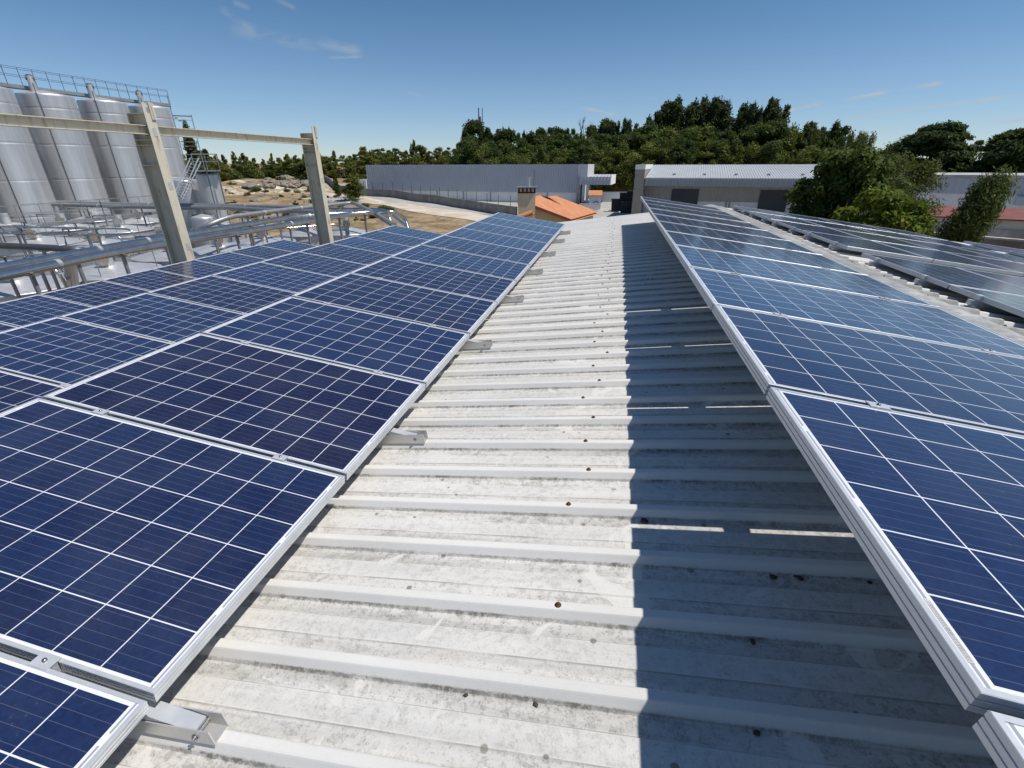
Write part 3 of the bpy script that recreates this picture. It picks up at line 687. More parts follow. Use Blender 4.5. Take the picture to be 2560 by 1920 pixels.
# shorter tank with platform and inclined ladder
def short_tank(az, d, r, top, label):
    root = empty('steel_tank', az_pt(az, d, -7), R(-az), label=label, cat='tank', group='shorter stainless tanks by the ladder'); h = top + 7
    MB().lathe([(r, 0), (r, h - 2.1), (r, h - 2.03), (r - .014, h - 2.0), (r - .014, h - 1.96), (r, h - 1.93), (r, h - 1.86), (r, h - .2), (r, h - .1), (r - .03, h - .03), (r - .08, h)], 40).build('shell', M['steel'], root)
    MB().lathe([(r - .08, h), (.02, h + .16)], 32).build('lid', M['lid'], root); return root
short_tank(-42.30, 42, .74, -.50, 'short stainless tank with a railed platform on top, right of the ladder')
short_tank(-44.35, 43.5, .85, -.9, 'short stainless tank half hidden behind the inclined ladder')
short_tank(-43.6, 39.5, .7, -3.1, 'lowest stainless tank below the inclined ladder')
pf_ = empty('platform', az_pt(-42.15, 41.6, -.28), R(42.15), label='small railed platform above the short tank', cat='platform')
mb = MB(); mb.box((-.75, -.7, -.08), (.75, .7, 0)); mb.build('deck', M['galv'], pf_)
mb = MB(); railing(mb, [(-.75, -.7, 0), (.75, -.7, 0), (.75, .7, 0), (-.75, .7, 0)], 1.0, .75); mb.build('handrail', M['galv'], pf_)
for sx in (-.1, .55):
    mb = MB(); mb.bar((sx, -.75, 0), (sx, -.75, -6.7), .07); mb.build('leg', M['dark_steel'], pf_)
ld = empty('inclined_ladder', at(548 / 1.0, 470, d=41), label='steep white ladder with parallel rails leading up to the small platform', cat='ladder')
o_ = Vector(ld.location)
for k_, (pa, pb) in enumerate((((477, 393), (437, 482)), ((480, 404), (442, 490)), ((497, 394), (452, 494)), ((502, 405), (455, 500)))):
    mb = MB(); dd_ = 41 if k_ < 2 else 40; mb.bar(at(*pa, d=dd_) - o_, at(*pb, d=dd_) - o_, .07); mb.build('rail', M['alu'], ld)
mb = MB()
for j in range(12):
    t_ = (j + .5) / 12; a_ = at(480 + (442 - 480) * t_, 408 + (494 - 408) * t_, d=41) - o_; b_ = at(502 + (455 - 502) * t_, 409 + (504 - 409) * t_, d=40) - o_; mb.bar(a_, b_, .16, .03)
mb.build('tread', M['galv'], ld)
# low tanks with conical lids
def low_tank(p, r, label, port=True, seed=0):
    q = random.Random(seed); base = -7
    root = empty('low_tank', (p.x, p.y, base), label=label, cat='tank', group='low tanks with conical lids'); h = p.z - base - .42
    MB().lathe([(r, 0), (r, h - .4), (r, h - .31), (r + .02, h - .28), (r, h - .25), (r, h - .16), (r, h)], 44).build('shell', M['steel'], root)
    mb = MB(); n_ = 44; MB_ = mb.lathe([(r, h), (r + .05, h + .01), (r + .05, h + .05), (r - .02, h + .07), (r * .5, h + .26), (.18, h + .42)], n_); mb.build('lid', M['lid'], root)
    mb = MB(); a_ = q.uniform(-.5, .5); nx, ny = .25, -.2
    mb.tube([(nx, ny, h + .25), (nx, ny, h + 1.0)], [.24, .20], 16); nk = mb.build('neck', M['steel'], root)
    if port:
        mb = MB(); mb.tube([(nx + .16, ny - .26, h + .62), (nx + .22, ny - .36, h + .62)], .23, 18); mb.build('porthole', M['pipe'], nk)
    mb = MB(); zz = h + .72
    mb.tube([(nx, ny, h + .95), (nx - .5, ny - .1, zz + .25), (nx - r * 1.02, ny - .2, zz + .2), (nx - r * 1.1, ny - .2, zz - .6)], .05, 8); mb.build('vent_pipe', M['pipe'], root)
    mb = MB()
    for aa in (40, 130, 220, 310):
        mb.bar((r * .93 * math.cos(R(aa)), r * .93 * math.sin(R(aa)), h + .05), (r * .93 * math.cos(R(aa)), r * .93 * math.sin(R(aa)), h + .95), .025)
    pts_ = [(r * .93 * math.cos(R(aa)), r * .93 * math.sin(R(aa)), h + .93) for aa in range(40, 320, 15)]
    for a, b in zip(pts_[:-1], pts_[1:]): mb.bar(a, b, .02)
    mb.build('guard_rail', M['galv'], root)
    return root
LOW = (((268, 655), -3.6, 1.75, 'low conical-lidded tank under the big pipes, left of the nearer post'), ((35, 690), -3.6, 1.75, 'low conical-lidded tank under the big pipes at the frame edge'), ((430, 618), -3.6, 1.7, 'low conical-lidded tank behind the foot of the nearer post'),
       ((92, 590), -3.4, 1.85, 'low conical-lidded tank with porthole, above the big pipes near the frame edge'), ((250, 597), -3.4, 1.85, 'low conical-lidded tank with porthole, above the big pipes left of the post'), ((548, 606), -3.5, 1.7, 'low conical-lidded tank showing between the two posts, left one'),
       ((652, 588), -3.5, 1.7, 'low conical-lidded tank showing between the two posts, right one'), ((160, 556), -3.4, 1.7, 'low conical-lidded tank in the middle rows, second from the frame edge'), ((300, 560), -3.4, 1.7, 'low conical-lidded tank in the middle rows, just left of the nearer post'), ((20, 556), -3.4, 1.7, 'low conical-lidded tank in the middle rows, at the frame edge'),
       ((760, 568), -3.6, 1.5, 'low conical-lidded tank behind the foot of the farther post'), ((862, 566), -3.6, 1.4, 'low conical-lidded tank under the curved pipe ends'), ((540, 556), -3.6, 1.6, 'low conical-lidded tank beyond the pipe bend between the posts'), ((95, 534), -3.5, 1.6, 'low conical-lidded tank of the far rows, nearest the frame edge'), ((225, 538), -3.5, 1.6, 'low conical-lidded tank of the far rows, middle one'), ((350, 541), -3.5, 1.6, 'low conical-lidded tank of the far rows, behind the post'))
for i, (q, z_, r_, lb) in enumerate(LOW): low_tank(at(*q, z=z_), r_, lb, i != 9, i)
# pipes
def pipe(label, pts, r, supports=(), name='pipe', mat='pipe', sleeves=()):
    o = Vector(pts[0]); root = empty(name, o, label=label, cat='pipe')
    sp = []
    P = [Vector(p) - o for p in pts]
    for i, p in enumerate(P):                                  # ease the bends
        if 0 < i < len(P) - 1:
            a = (P[i - 1] - p); b = (P[i + 1] - p); k_ = min(.75, a.length * .4, b.length * .4); a = a.normalized() * k_; b = b.normalized() * k_
            for t_ in (0, .25, .5, .75, 1): sp.append((p + a) * (1 - t_) ** 2 + p * 2 * t_ * (1 - t_) + (p + b) * t_ ** 2)
        else: sp.append(p)
    MB().tube(sp, r, 20).build('tube', M[mat], root)
    for i, t_ in sleeves:
        a, b = P[i], P[i + 1]; c_ = a.lerp(b, t_); d_ = (b - a).normalized()
        mb = MB(); mb.tube([c_ - d_ * .05, c_ + d_ * .05], r * 1.12, 20); mb.build('collar', M['steel'], root)
    for i, t_, zb in supports:
        c_ = P[i].lerp(P[i + 1], t_); mb = MB(); mb.bar(c_ + Vector((0, 0, -r)), Vector((c_.x, c_.y, zb - o.z)), .07); mb.box((c_.x - .16, c_.y - .04, c_.z - r - .03), (c_.x + .16, c_.y + .04, c_.z - r + .02)); mb.build('support', M['galv'], root)
    return root
ZP = -2.1
a0 = at(-40, 699, z=ZP); a1 = at(240, 640, z=ZP); a2 = at(360, 618, z=ZP); a3 = at(600, 581, z=ZP); a4 = at(867, 537, z=ZP)
pipe('thick polished pipe in front, passing just behind both posts to the curved end', [a0, a1, a2, a3, a4, at(929, 530, z=ZP + .05), at(985, 530, z=ZP + .05), at(1012, 545, z=ZP - .35), at(1021, 575, z=ZP - .9)], .105, [(0, .35, -7), (1, .5, -7), (2, .3, -7), (2, .95, -7), (3, .55, -7), (3, .9, -7), (4, .7, -7)], sleeves=((0, .6), (2, .2), (3, .4), (4, .2)))
b0 = at(-40, 677, z=ZP); b1 = at(300, 614, z=ZP); b2 = at(500, 580, z=ZP); b3 = at(722, 544, z=ZP); b4 = at(845, 534, z=ZP)
pipe('thick polished pipe running right behind the front pipe', [b0, b1, b2, b3, b4, at(940, 531, z=ZP), at(972, 542, z=ZP - .3), at(984, 570, z=ZP - .8)], .105, [(0, .6, -7), (1, .5, -7), (2, .5, -7)], sleeves=((0, .8), (1, .3), (3, .4)))
pipe('grey pipe rising in a bend between the posts to the upper run', [at(478, 592, z=-3.1), at(512, 566, z=-2.5), at(570, 543, z=-2.2), at(735, 521.5, z=-2.2), at(882, 506.5, z=-2.2), at(925, 527, z=-2.2), at(985, 563, z=-2.2)], .11, [(2, .25, -7), (2, .7, -7), (3, .3, -7), (3, .8, -7)], mat='galv', sleeves=((2, .5), (3, .1), (3, .96)))
pipe('slim pipe crossing to the loop, behind the curved pipe ends', [at(800, 523, z=-2.5), at(955, 524, z=-2.5), at(975, 533, z=-2.6), at(1016, 566, z=-3.0)], .10, (), mat='pipe')
pipe('long far pipe, upper one of the pair in front of the tall tanks', [at(132, 505, z=-2.5), at(300, 511, z=-2.5), at(560, 515, z=-2.5), at(750, 519, z=-2.5), at(830, 521, z=-2.5)], .14, [(0, .5, -7), (1, .2, -7), (1, .8, -7), (2, .5, -7)], sleeves=((1, .3), (2, .3)), mat='galv')
pipe('long far pipe, lower one of the pair in front of the tall tanks', [at(55, 508, z=-2.6), at(300, 516, z=-2.6), at(560, 519.5, z=-2.6), at(640, 524, z=-2.6), at(815, 531, z=-2.6)], .14, [(0, .3, -7), (0, .9, -7), (1, .5, -7), (2, .5, -7)], sleeves=((0, .8), (1, .5)), mat='galv')
pipe('dark grey pipe crossing the low tanks at the frame edge', [at(-30, 613, z=-2.3), at(100, 618, z=-2.3), at(205, 625, z=-2.3), at(225, 628, z=-2.6)], .10, [(1, .05, -7)], mat='dark_steel')
for i, (qa, qb_, z_, lb) in enumerate((((-20, 566), (330, 573), -2.75, 'slim steel line over the middle low tanks, upper one'), ((-20, 582), (300, 588), -2.8, 'slim steel line over the middle low tanks, lower one'), ((500, 590), (660, 575), -2.9, 'slim steel line between the two posts'), ((690, 572), (850, 560), -2.9, 'slim steel line under the curved pipe ends'), ((-20, 660), (140, 668), -2.7, 'slim steel line under the thick pipes at the frame edge'))):
    a_, b_ = at(*qa, z=z_), at(*qb_, z=z_); pr_ = pipe(lb, [a_, a_.lerp(b_, .5), b_, b_ + Vector((0, .1, -.9))], .045, [(0, .4, -7), (1, .5, -7)], mat='pipe', sleeves=((0, .3), (0, .7), (1, .4)))
    for t_ in (.25, .62):
        c_ = (b_ - a_) * t_; mb = MB(); mb.lathe([(.001, .26), (.11, .25), (.11, .22), (.03, .21), (.03, .04), (.08, 0), (.08, -.06)], 12, c_); mb.build('valve', M['dark_steel'], pr_)
pipe('vertical polished pipe standing in front of the low tanks, left of the nearer post', [at(172, 650, z=-2.35), at(183, 720, z=-3.55)], .16, (), mat='pipe')

# ------------------------------------------------------------------ buildings beyond
def frame_at(p, q):
    """matrix: origin p, X towards q, Y away from the camera, Z up"""
    p, q = Vector((p.x, p.y, 0)), Vector((q.x, q.y, 0)); ux = (q - p).normalized(); uy = Vector((-ux.y, ux.x, 0))
    Mx = Matrix((ux, uy, Vector((0, 0, 1)))).transposed().to_4x4(); Mx.translation = p; return Mx, (q - p).length
def house(name, Mx, **k):
    r = bpy.data.objects.new(name, None); C.objects.link(r); r.matrix_world = Mx; return tag(r, **k)
def corr(mb, x0, x1, z0, z1, y=0, per=.5, dep=.07, z0y=None, zy=None):
    """vertical trapezoid cladding on the front, from z0 to z1; y1 lets the sheet lean back as a roof"""
    xs = []; x = x0
    while x < x1:
        for t_, dy in ((0, 0), (.42, 0), (.5, -dep), (.92, -dep)):
            if x + t_ * per < x1: xs.append((x + t_ * per, dy))
        x += per
    xs.append((x1, 0)); y1 = y if zy is None else zy; vs = []
    for xx, dy in xs:
        if zy is None: vs += [(xx, y + dy, z0), (xx, y + dy, z1)]
        else: vs += [(xx, y, z0 - dy), (xx, y1, z1 - dy)]
    mb.add(vs, [(2 * i, 2 * i + 2, 2 * i + 3, 2 * i + 1) for i in range(len(xs) - 1)]); return mb
# long grey warehouse
Mx, LW = frame_at(Vector((-53.4, 102.9, 0)), Vector((-7.2, 98.9, 0)))
b1_ = house('grey_warehouse', Mx, label='long grey-blue clad warehouse with a white lower wall behind the concrete wall', cat='warehouse')
corr(MB(), 0, LW, -5.0, 0, 0, .46, .09).build('cladding', M['clad'], b1_)
mb = MB(); mb.box((.1, .15, -7.5), (LW - .1, .35, -5.0)); mb.build('lower_wall', M['white_wall'], b1_)
mb = MB(); mb.box((.1, .36, -7.5), (.3, 26, -.1)); mb.box((LW - .3, .36, -7.5), (LW - .1, 26, -.1)); mb.box((.3, 25.8, -7.5), (LW - .3, 26, -.1)); mb.build('wall', M['pale_panel'], b1_)
mb = MB(); mb.box((-.05, -.06, -.03), (LW + .05, .35, .05)); mb.build('coping', M['galv'], b1_)
mb = MB(); mb.add([(0.3, .36, -.9), (LW - .3, .36, -.9), (LW - .3, 25.8, -.2), (.3, 25.8, -.2)], [(0, 1, 2, 3)]); mb.build('roof', M['metal_roof'], b1_)
for i in range(8):
    x_ = LW - .2 - i * 5.95
    if x_ < 1: break
    mb = MB(); mb.box((x_ - .13, .02, -7.5), (x_ + .13, .149, -5.0)); mb.build('column', M['clad_mid'], b1_)
mb = MB(); mb.box((LW + .02, .0, -2.2), (LW + 1.6, 9, .02)); mb.build('gable_panel', M['pale_panel'], b1_)
cn_ = MB(); corr(cn_, LW + .05, LW + 6.0, -3.55, -2.2, -.3, .62, .09); cn_.build('canopy_fascia', M['clad'], b1_)
mb = MB(); corr(mb, LW + .05, LW + 6.0, -2.18, -1.9, -.3, .62, .05, zy=9); mb.build('canopy_roof', M['metal_roof'], b1_)
mb = MB(); mb.box((LW + 6.0, -.32, -3.55), (LW + 6.15, 9, -1.85)); mb.build('canopy_side', M['white_wall'], b1_)
for x_ in (LW + .9, LW + 1.7): 
    mb = MB(); mb.box((x_ - .25, .3, -7.5), (x_ + .25, .8, -3.5)); mb.build('column', M['pale_panel'], b1_)
mb = MB(); mb.box((LW + .3, .9, -7.5), (LW + .7, 1.0, -3.6)); mb.build('doorway', M['door_dark'], b1_)
mb = MB(); mb.box((-2.4, -.5, -7.5), (-.05, 14, -2.9)); mb.build('side_block', M['white_wall'], b1_)
# concrete boundary wall with fence posts
wp = [at(792, 456, d=150), at(812.5, 459, d=140), at(899, 472, d=116), at(997, 487, d=103), at(1090, 501, d=93), at(1180, 514.5, d=84), at(1292, 532, d=72)]
for p in wp: p.z = gz(p.x, p.y)
wr = empty('boundary_wall', wp[2], label='long weathered concrete boundary wall with thin fence posts, along the dirt road', cat='wall'); o_ = Vector(wp[2]); mb = MB()
for a, b in zip(wp[:-1], wp[1:]):
    n_ = 6
    for i in range(n_):
        p, q = a.lerp(b, i / n_), a.lerp(b, (i + 1) / n_); hp = 1.5
        d_ = (q - p).normalized(); sd = Vector((-d_.y, d_.x, 0)) * .1; zp, zq = gz(p.x, p.y), gz(q.x, q.y)
        def V(pt, s_, z): return Vector((pt.x, pt.y, z)) + sd * s_ - o_
        vs = [V(p, -1, zp - .5), V(q, -1, zq - .5), V(q, -1, zq + hp), V(p, -1, zp + hp), V(p, 1, zp - .5), V(q, 1, zq - .5), V(q, 1, zq + hp), V(p, 1, zp + hp)]
        mb.add(vs, [(0, 1, 2, 3), (5, 4, 7, 6), (3, 2, 6, 7)])
mb.build('wall', M['concrete'], wr)
for a, b in zip(wp[2:-1], wp[3:]):
    for i in range(4):
        p = a.lerp(b, (i + .5) / 4) - o_; zb = gz((p + o_).x, (p + o_).y) - o_.z; mb = MB(); mb.bar((p.x, p.y, zb + 1.45), (p.x, p.y, zb + 2.9), .07); mb.build('fence_post', M['dark_steel'], wr)
# warehouse with loading doors
Mx, LW = frame_at(az_pt(2.97, 69, 0), az_pt(18.14, 69.8, 0)); LW2 = LW + 9
b2_ = house('warehouse_with_canopy', Mx, label='pale metal-roofed warehouse with two dark loading doors under its canopy', cat='warehouse')
corr(MB(), 0, LW2, -1.62, -.12, 0, .30, .035, zy=12).build('roof', M['metal_roof'], b2_)
corr(MB(), 0, LW2, -2.58, -1.66, -.02, .36, .06).build('canopy_fascia', M['clad_dark'], b2_)
mb = MB(); mb.box((-.1, -.16, -1.67), (LW2, -.11, -1.58)); mb.build('gutter', M['white_wall'], b2_)
mb = MB(); mb.box((.05, .1, -2.56), (LW2, 2.9, -2.48)); mb.build('canopy_ceiling', M['clad_mid'], b2_)
mb = MB(); mb.box((-1.35, .0, -7.5), (-.12, 12, -.62)); mb.build('end_wall', M['brown_grey'], b2_)
mb = MB(); mb.box((-1.38, -.05, -.619), (-.1, 12, -.05)); mb.build('parapet', M['white_wall'], b2_)
yw = 3.0
corr(MB(), -.1, LW2, -4.55, -2.57, yw, .42, .05).build('upper_wall', M['clad_mid'], b2_)
mb = MB(); mb.box((-.1, yw + .02, -7.5), (LW2, yw + .2, -4.55)); mb.build('lower_wall', M['white_wall'], b2_)
inv = Mx.inverted()
def wx(px, py):    # X of a photograph point on the recessed wall
    r_ = ray(px, py); l0 = inv @ Vector((0, 0, 0)); l1 = inv @ r_; d_ = l1 - l0; t_ = (yw - l0.y) / d_.y; return (l0 + d_ * t_).x
for xa, xb in ((wx(1678, 490), wx(1746, 490)), (wx(1897, 500), wx(1968, 500))):
    dd = MB(); dd.box((xa, yw - .14, -7.3), (xb, yw - .06, -3.05)); dr = dd.build('loading_door', M['door_dark'], b2_)
    mb = MB()
    for i in range(1, 5): mb.box((xa + .05, yw - .155, -3.05 - i * .82), (xb - .05, yw - .141, -3.02 - i * .82))
    mb.build('door_rib', M['door_dark'], dr)
for px_ in (1746 + 68, 1822):
    x_ = wx(px_, 515); mb = MB(); mb.box((x_ - .12, yw - .05, -7.3), (x_ + .12, yw + .019, -4.55)); mb.build('column', M['clad_mid'], b2_)
x_ = wx(1985, 490); mb = MB(); mb.tube([(x_, .3, -2.5), (x_ - .1, .5, -7)], .08, 8); mb.build('downpipe', M['cream_wall'], b2_)
for i in range(5):
    xx = 3.3 + i * 3.75; mb = MB(); mb.box((xx, 2.2, -1.28), (xx + .35, 2.6, -1.12)); mb.build('roof_vent', M['metal_roof'], b2_)
# blue-grey warehouse on the right, a red-roofed shed before it, a concrete wall before that
Mx, LW = frame_at(az_pt(25.6, 62, 0), az_pt(34.5, 62.5, 0)); LW += 8
b3_ = house('bluish_warehouse', Mx, label='blue-grey clad warehouse with white roof edge behind the leaning willow', cat='warehouse')
mb = MB(); mb.box((-.2, -.2, -1.24), (LW, 14, -.98)); mb.build('roof', M['white_roof'], b3_)
corr(MB(), 0, LW, -2.55, -1.25, -.1, .5, .05).build('cladding', M['clad'], b3_)
mb = MB(); mb.box((0, 0, -7.5), (LW, 13, -2.56)); mb.build('lower_wall', M['white_wall'], b3_)
mb = MB(); mb.box((LW - 9.2, -.5, -3.35), (LW, -.01, -2.65)); mb.build('awning', M['clad'], b3_)
mb = MB(); mb.box((LW - 8.2, -.03, -4.5), (LW - 7.8, .02, -3.5)); mb.build('window', M['door_dark'], b3_)
Mx, LW = frame_at(az_pt(26.0, 46.5, 0), az_pt(36, 47.5, 0))
b4_ = house('red_roofed_shed', Mx, label='low grey shed with a dull red sloping roof behind the willow', cat='shed')
mb = MB(); mb.add([(-.3, -.3, -3.42), (LW + 6, -.3, -3.42), (LW + 6, 3.5, -2.95), (-.3, 3.5, -2.95), (-.3, -.3, -3.5), (LW + 6, -.3, -3.5), (LW + 6, 3.5, -3.03), (-.3, 3.5, -3.03)], [(0, 1, 2, 3), (7, 6, 5, 4), (0, 4, 5, 1), (3, 2, 6, 7), (0, 3, 7, 4)]); mb.build('roof', M['red_roof'], b4_)
mb = MB(); mb.box((0, 0, -4.1), (LW + 6, 3, -3.5)); mb.build('wall', M['pale_panel'], b4_)
mb = MB(); mb.box((-.05, -.12, -7.5), (LW + 6, 3, -4.1)); mb.build('base_wall', M['white_roof'], b4_)
Mx, LW = frame_at(az_pt(24.5, 38, 0), az_pt(36, 36.5, 0))
b5_ = house('yard_wall', Mx, label='long stained grey concrete yard wall on the right beyond the roof', cat='wall')
mb = MB(); mb.box((0, 0, -7.3), (LW + 6, .25, -3.72)); mb.build('wall', M['concrete'], b5_)
mb = MB(); mb.box((-.05, -.06, -3.72), (LW + 6, .31, -3.62)); mb.build('coping', M['white_roof'], b5_)
# house with the orange roof
h0 = empty('orange_roofed_house', az_pt(-8.0, 36, -7), label='cream house with an orange tiled roof and a wide chimney', cat='house'); o_ = Vector(h0.location)
P1 = az_pt(-10.39, 34, -2.25); P2 = az_pt(-4.76, 36.0, -3.62); P3 = az_pt(-1.78, 42.3, -3.62); P4 = az_pt(-6.68, 39.9, -2.25)
Q1 = P1 + Vector((-.45, -.1, -.2)); Q4 = P4 + Vector((-.45, -.1, -.2))
Pa = az_pt(-8.45, 37.4, -2.04); Pd = az_pt(-7.31, 38.3, -2.31)
mb = MB(); dn = Vector((0, 0, -.14))
def rows(mb, A, B, Cc, D, n_=26, amp=.035):
    """tile courses: a roof plane rippled along its length; A-B ridge to eave at the near rake, D-C at the far one"""
    vs = []; fs = []
    for i in range(n_ * 2 + 1):
        t_ = i / (n_ * 2); up_ = Vector((0, 0, amp * (i % 2)))
        vs += [A.lerp(D, t_) + up_ - o_, B.lerp(Cc, t_) + up_ - o_]
    for i in range(n_ * 2): fs.append((2 * i, 2 * i + 1, 2 * i + 3, 2 * i + 2))
    mb.add(vs, fs)
rows(mb, P1, P2, P3, P4); rows(mb, P4, Q4, Q1, P1, 26)
mb.add([P1 - o_, Pa - o_, Pd - o_], [(0, 1, 2)]); mb.add([Pa - o_, Pd - o_, Pa + Vector((1.6, 1.0, -.5)) - o_], [(0, 1, 2)])
mb.add([P1 + dn - o_, P2 + dn - o_, P3 + dn - o_, P4 + dn - o_], [(0, 1, 2, 3)])
rf = mb.build('roof', M['tile'], h0)
mb = MB(); nn = (P2 - P1).normalized(); fo = Vector((-.04, -.10, 0))
mb.bar(P1 + fo + Vector((0, 0, -.05)) - o_, P2 + fo + Vector((0, 0, -.05)) - o_, .10, .17); mb.build('rake_board', M['red_brick'], h0)
mb = MB(); ins = Vector((.12, .45, 0)); A_, B_, C_, D_ = P1 + ins + dn, P2 + ins + Vector((-.25, 0, 0)) + dn, P3 + Vector((-.4, -.3, 0)) + dn, P4 + Vector((0, -.3, 0)) + dn; Qa = Q1 + ins + dn
def dz(p, z=-7.3): return Vector((p.x, p.y, z))
for poly in ([dz(Qa), dz(B_), B_, A_, Qa], [dz(B_), dz(C_), C_, B_], [dz(C_), dz(Q4), Q4 + dn, D_, C_], [dz(Q4), dz(Qa), Qa, Q4 + dn]): mb.add([p - o_ for p in poly], [tuple(range(len(poly)))])
mb.build('wall', M['cream_wall'], h0)
Mc, _ = frame_at(az_pt(-10.93, 33.3, 0), az_pt(-8.98, 33.3, 0)); cw = 1.14
ch = MB(); ch.box((0, 0, -7.2), (cw, .7, -1.72)); Mi = Matrix.Translation(-o_) @ Mc; ch.v = [tuple(Mi @ Vector(v)) for v in ch.v]; chim = ch.build('chimney', M['cream_wall'], h0)
mb = MB()
for i in range(5): mb.box((.0 + i * .262, .0, -1.719), (.0 + i * .262 + .10, .7, -1.40))
mb.box((0, 0, -1.72 + .001), (cw, .7, -1.655)); mb.box((0.01, .2, -1.65), (cw - .01, .69, -1.41)); mb.v = [tuple(Mi @ Vector(v)) for v in mb.v]; mb.build('brick_vent', M['red_brick'], chim)
mb = MB(); mb.box((-.12, -.12, -1.40), (cw + .12, .82, -1.33)); mb.v = [tuple(Mi @ Vector(v)) for v in mb.v]; mb.build('cap', M['concrete'], chim)
for i in range(4):
    mb = MB(); mb.box((.115 + i * .262, .04, -1.63), (.248 + i * .262, .09, -1.43)); mb.v = [tuple(Mi @ Vector(v)) for v in mb.v]; mb.build('vent_opening', M['pale_panel'], chim)
mb = MB(); mb.tube([(.72, .35, -1.33), (.72, .35, -.78)], .075, 12); mb.tube([(.72, .35, -.78), (.72, .35, -.74)], .11, 12); mb.v = [tuple(Mi @ Vector(v)) for v in mb.v]; mb.build('flue', M['steel'], chim)
mb = MB(); mb.tube([(1.05, .5, -1.33), (1.05, .5, -.35)], .018, 6); mb.v = [tuple(Mi @ Vector(v)) for v in mb.v]; mb.build('aerial', M['dark_steel'], chim)
mb = MB(); a_ = at(1290, 546, d=32.6) - o_; b_ = at(1330, 531, d=32.9) - o_; mb.tube([a_, b_], .16, 10); mb.bar(a_ + Vector((.1, .2, -.12)), b_ + Vector((.1, .2, -.12)), .5, .08); mb.build('porch_roof', M['tile'], h0)
# kiosk, black containers, low walls in the yard
kk = empty('yard_kiosk', az_pt(-2.25, 86, -7), R(2.25), label='small white kiosk with an orange tiled roof in the yard', cat='kiosk')
mb = MB(); mb.box((-1.0, 0, -.2), (1.0, 2, 2.3)); mb.build('wall', M['white_wall'], kk)
mb = MB(); mb.add([(-1.15, -.25, 2.28), (1.15, -.25, 2.28), (1.15, 1.2, 3.0), (-1.15, 1.2, 3.0), (-1.15, 2.3, 2.3), (1.15, 2.3, 2.3), (-1.15, -.25, 2.18), (1.15, -.25, 2.18)], [(0, 1, 2, 3), (3, 2, 5, 4), (6, 7, 1, 0)]); mb.build('roof', M['tile'], kk)
mb = MB()
for i in range(10):
    a1_, a2_ = math.pi * i / 10, math.pi * (i + 1) / 10; mb.bar((.2 + .45 * math.cos(a1_), -.03, .9 + .4 * math.sin(a1_)), (.2 + .45 * math.cos(a2_), -.03, .9 + .4 * math.sin(a2_)), .1)
mb.build('arch', M['dark_steel'], kk)
def container(p, az, sz, label):
    r = empty('black_container', p, R(-az), label=label, cat='container', group='black containers in the yard'); w_, d_, h_ = sz; mb = MB()
    pts_ = [(-w_ / 2 * .92, 0.0), (w_ / 2 * .92, 0.0), (w_ / 2, h_), (-w_ / 2, h_)]
    mb.prism(pts_, 'y', 0, d_); mb.build('body', M['black'], r)
    mb = MB(); mb.box((-w_ / 2 - .06, -.06, h_), (w_ / 2 + .06, d_ + .06, h_ + .1)); mb.build('lid', M['black'], r)
    for s_ in (-.3, 0, .3):
        mb = MB(); mb.box((s_ * w_ - .05, -.06, .12), (s_ * w_ + .05, -.005, h_ - .05)); mb.build('rib', M['black'], r)
    return r
container(az_pt(.05, 81.5, -7), 0, (1.3, 1.1, 1.9), 'small black container at the left end of the yard group')
container(az_pt(.95, 83.5, -7), 0, (1.5, 1.2, 2.7), 'medium black container second from the left in the yard group')
container(az_pt(2.05, 83, -7), 0, (2.5, 1.6, 3.0), 'largest black container in the yard, next to the warehouse end wall')
container(az_pt(1.25, 80, -7), 8, (1.8, 1.0, 1.6), 'low black container in front of the yard group')
yw_ = empty('low_yard_wall', az_pt(-.3, 104, -7), label='low pale block wall closing the far end of the yard', cat='wall')
mb = MB(); mb.box((-2.4, 0, 0), (4.6, .3, 1.9)); mb.build('wall', M['white_wall'], yw_)
mb = MB(); mb.box((-2.4, -.05, 1.9), (4.6, .35, 2.0)); mb.build('coping', M['concrete'], yw_)
yl = empty('low_yard_wall', az_pt(-3.1, 84, -7), label='sunlit white block base beside the kiosk', cat='wall'); mb = MB(); mb.box((-1.3, 0, 0), (1.9, .4, 1.0)); mb.build('wall', M['white_wall'], yl); mb = MB(); mb.box((-1.35, -.04, 1.0), (1.95, .44, 1.08)); mb.build('coping', M['white_roof'], yl)
# phone mast on the wooded hill
ms = empty('phone_mast', az_pt(-15.0, 215, -2), label='thin phone mast rising above the pine wood', cat='mast')
mb = MB(); mb.tube([(0, 0, 0), (0, 0, 19.4)], [.7, .42], 8); mb.build('pole', M['dark_steel'], ms)
for i, aa in enumerate((20, 140, 260)):
    mb = MB(); mb.bar((1.0 * math.cos(R(aa)), 1.0 * math.sin(R(aa)), 17.6), (1.0 * math.cos(R(aa)), 1.0 * math.sin(R(aa)), 22.4), .22); mb.bar((0, 0, 18.2), (1.0 * math.cos(R(aa)), 1.0 * math.sin(R(aa)), 18.2), .14); mb.build('antenna', M['dark_steel'], ms)

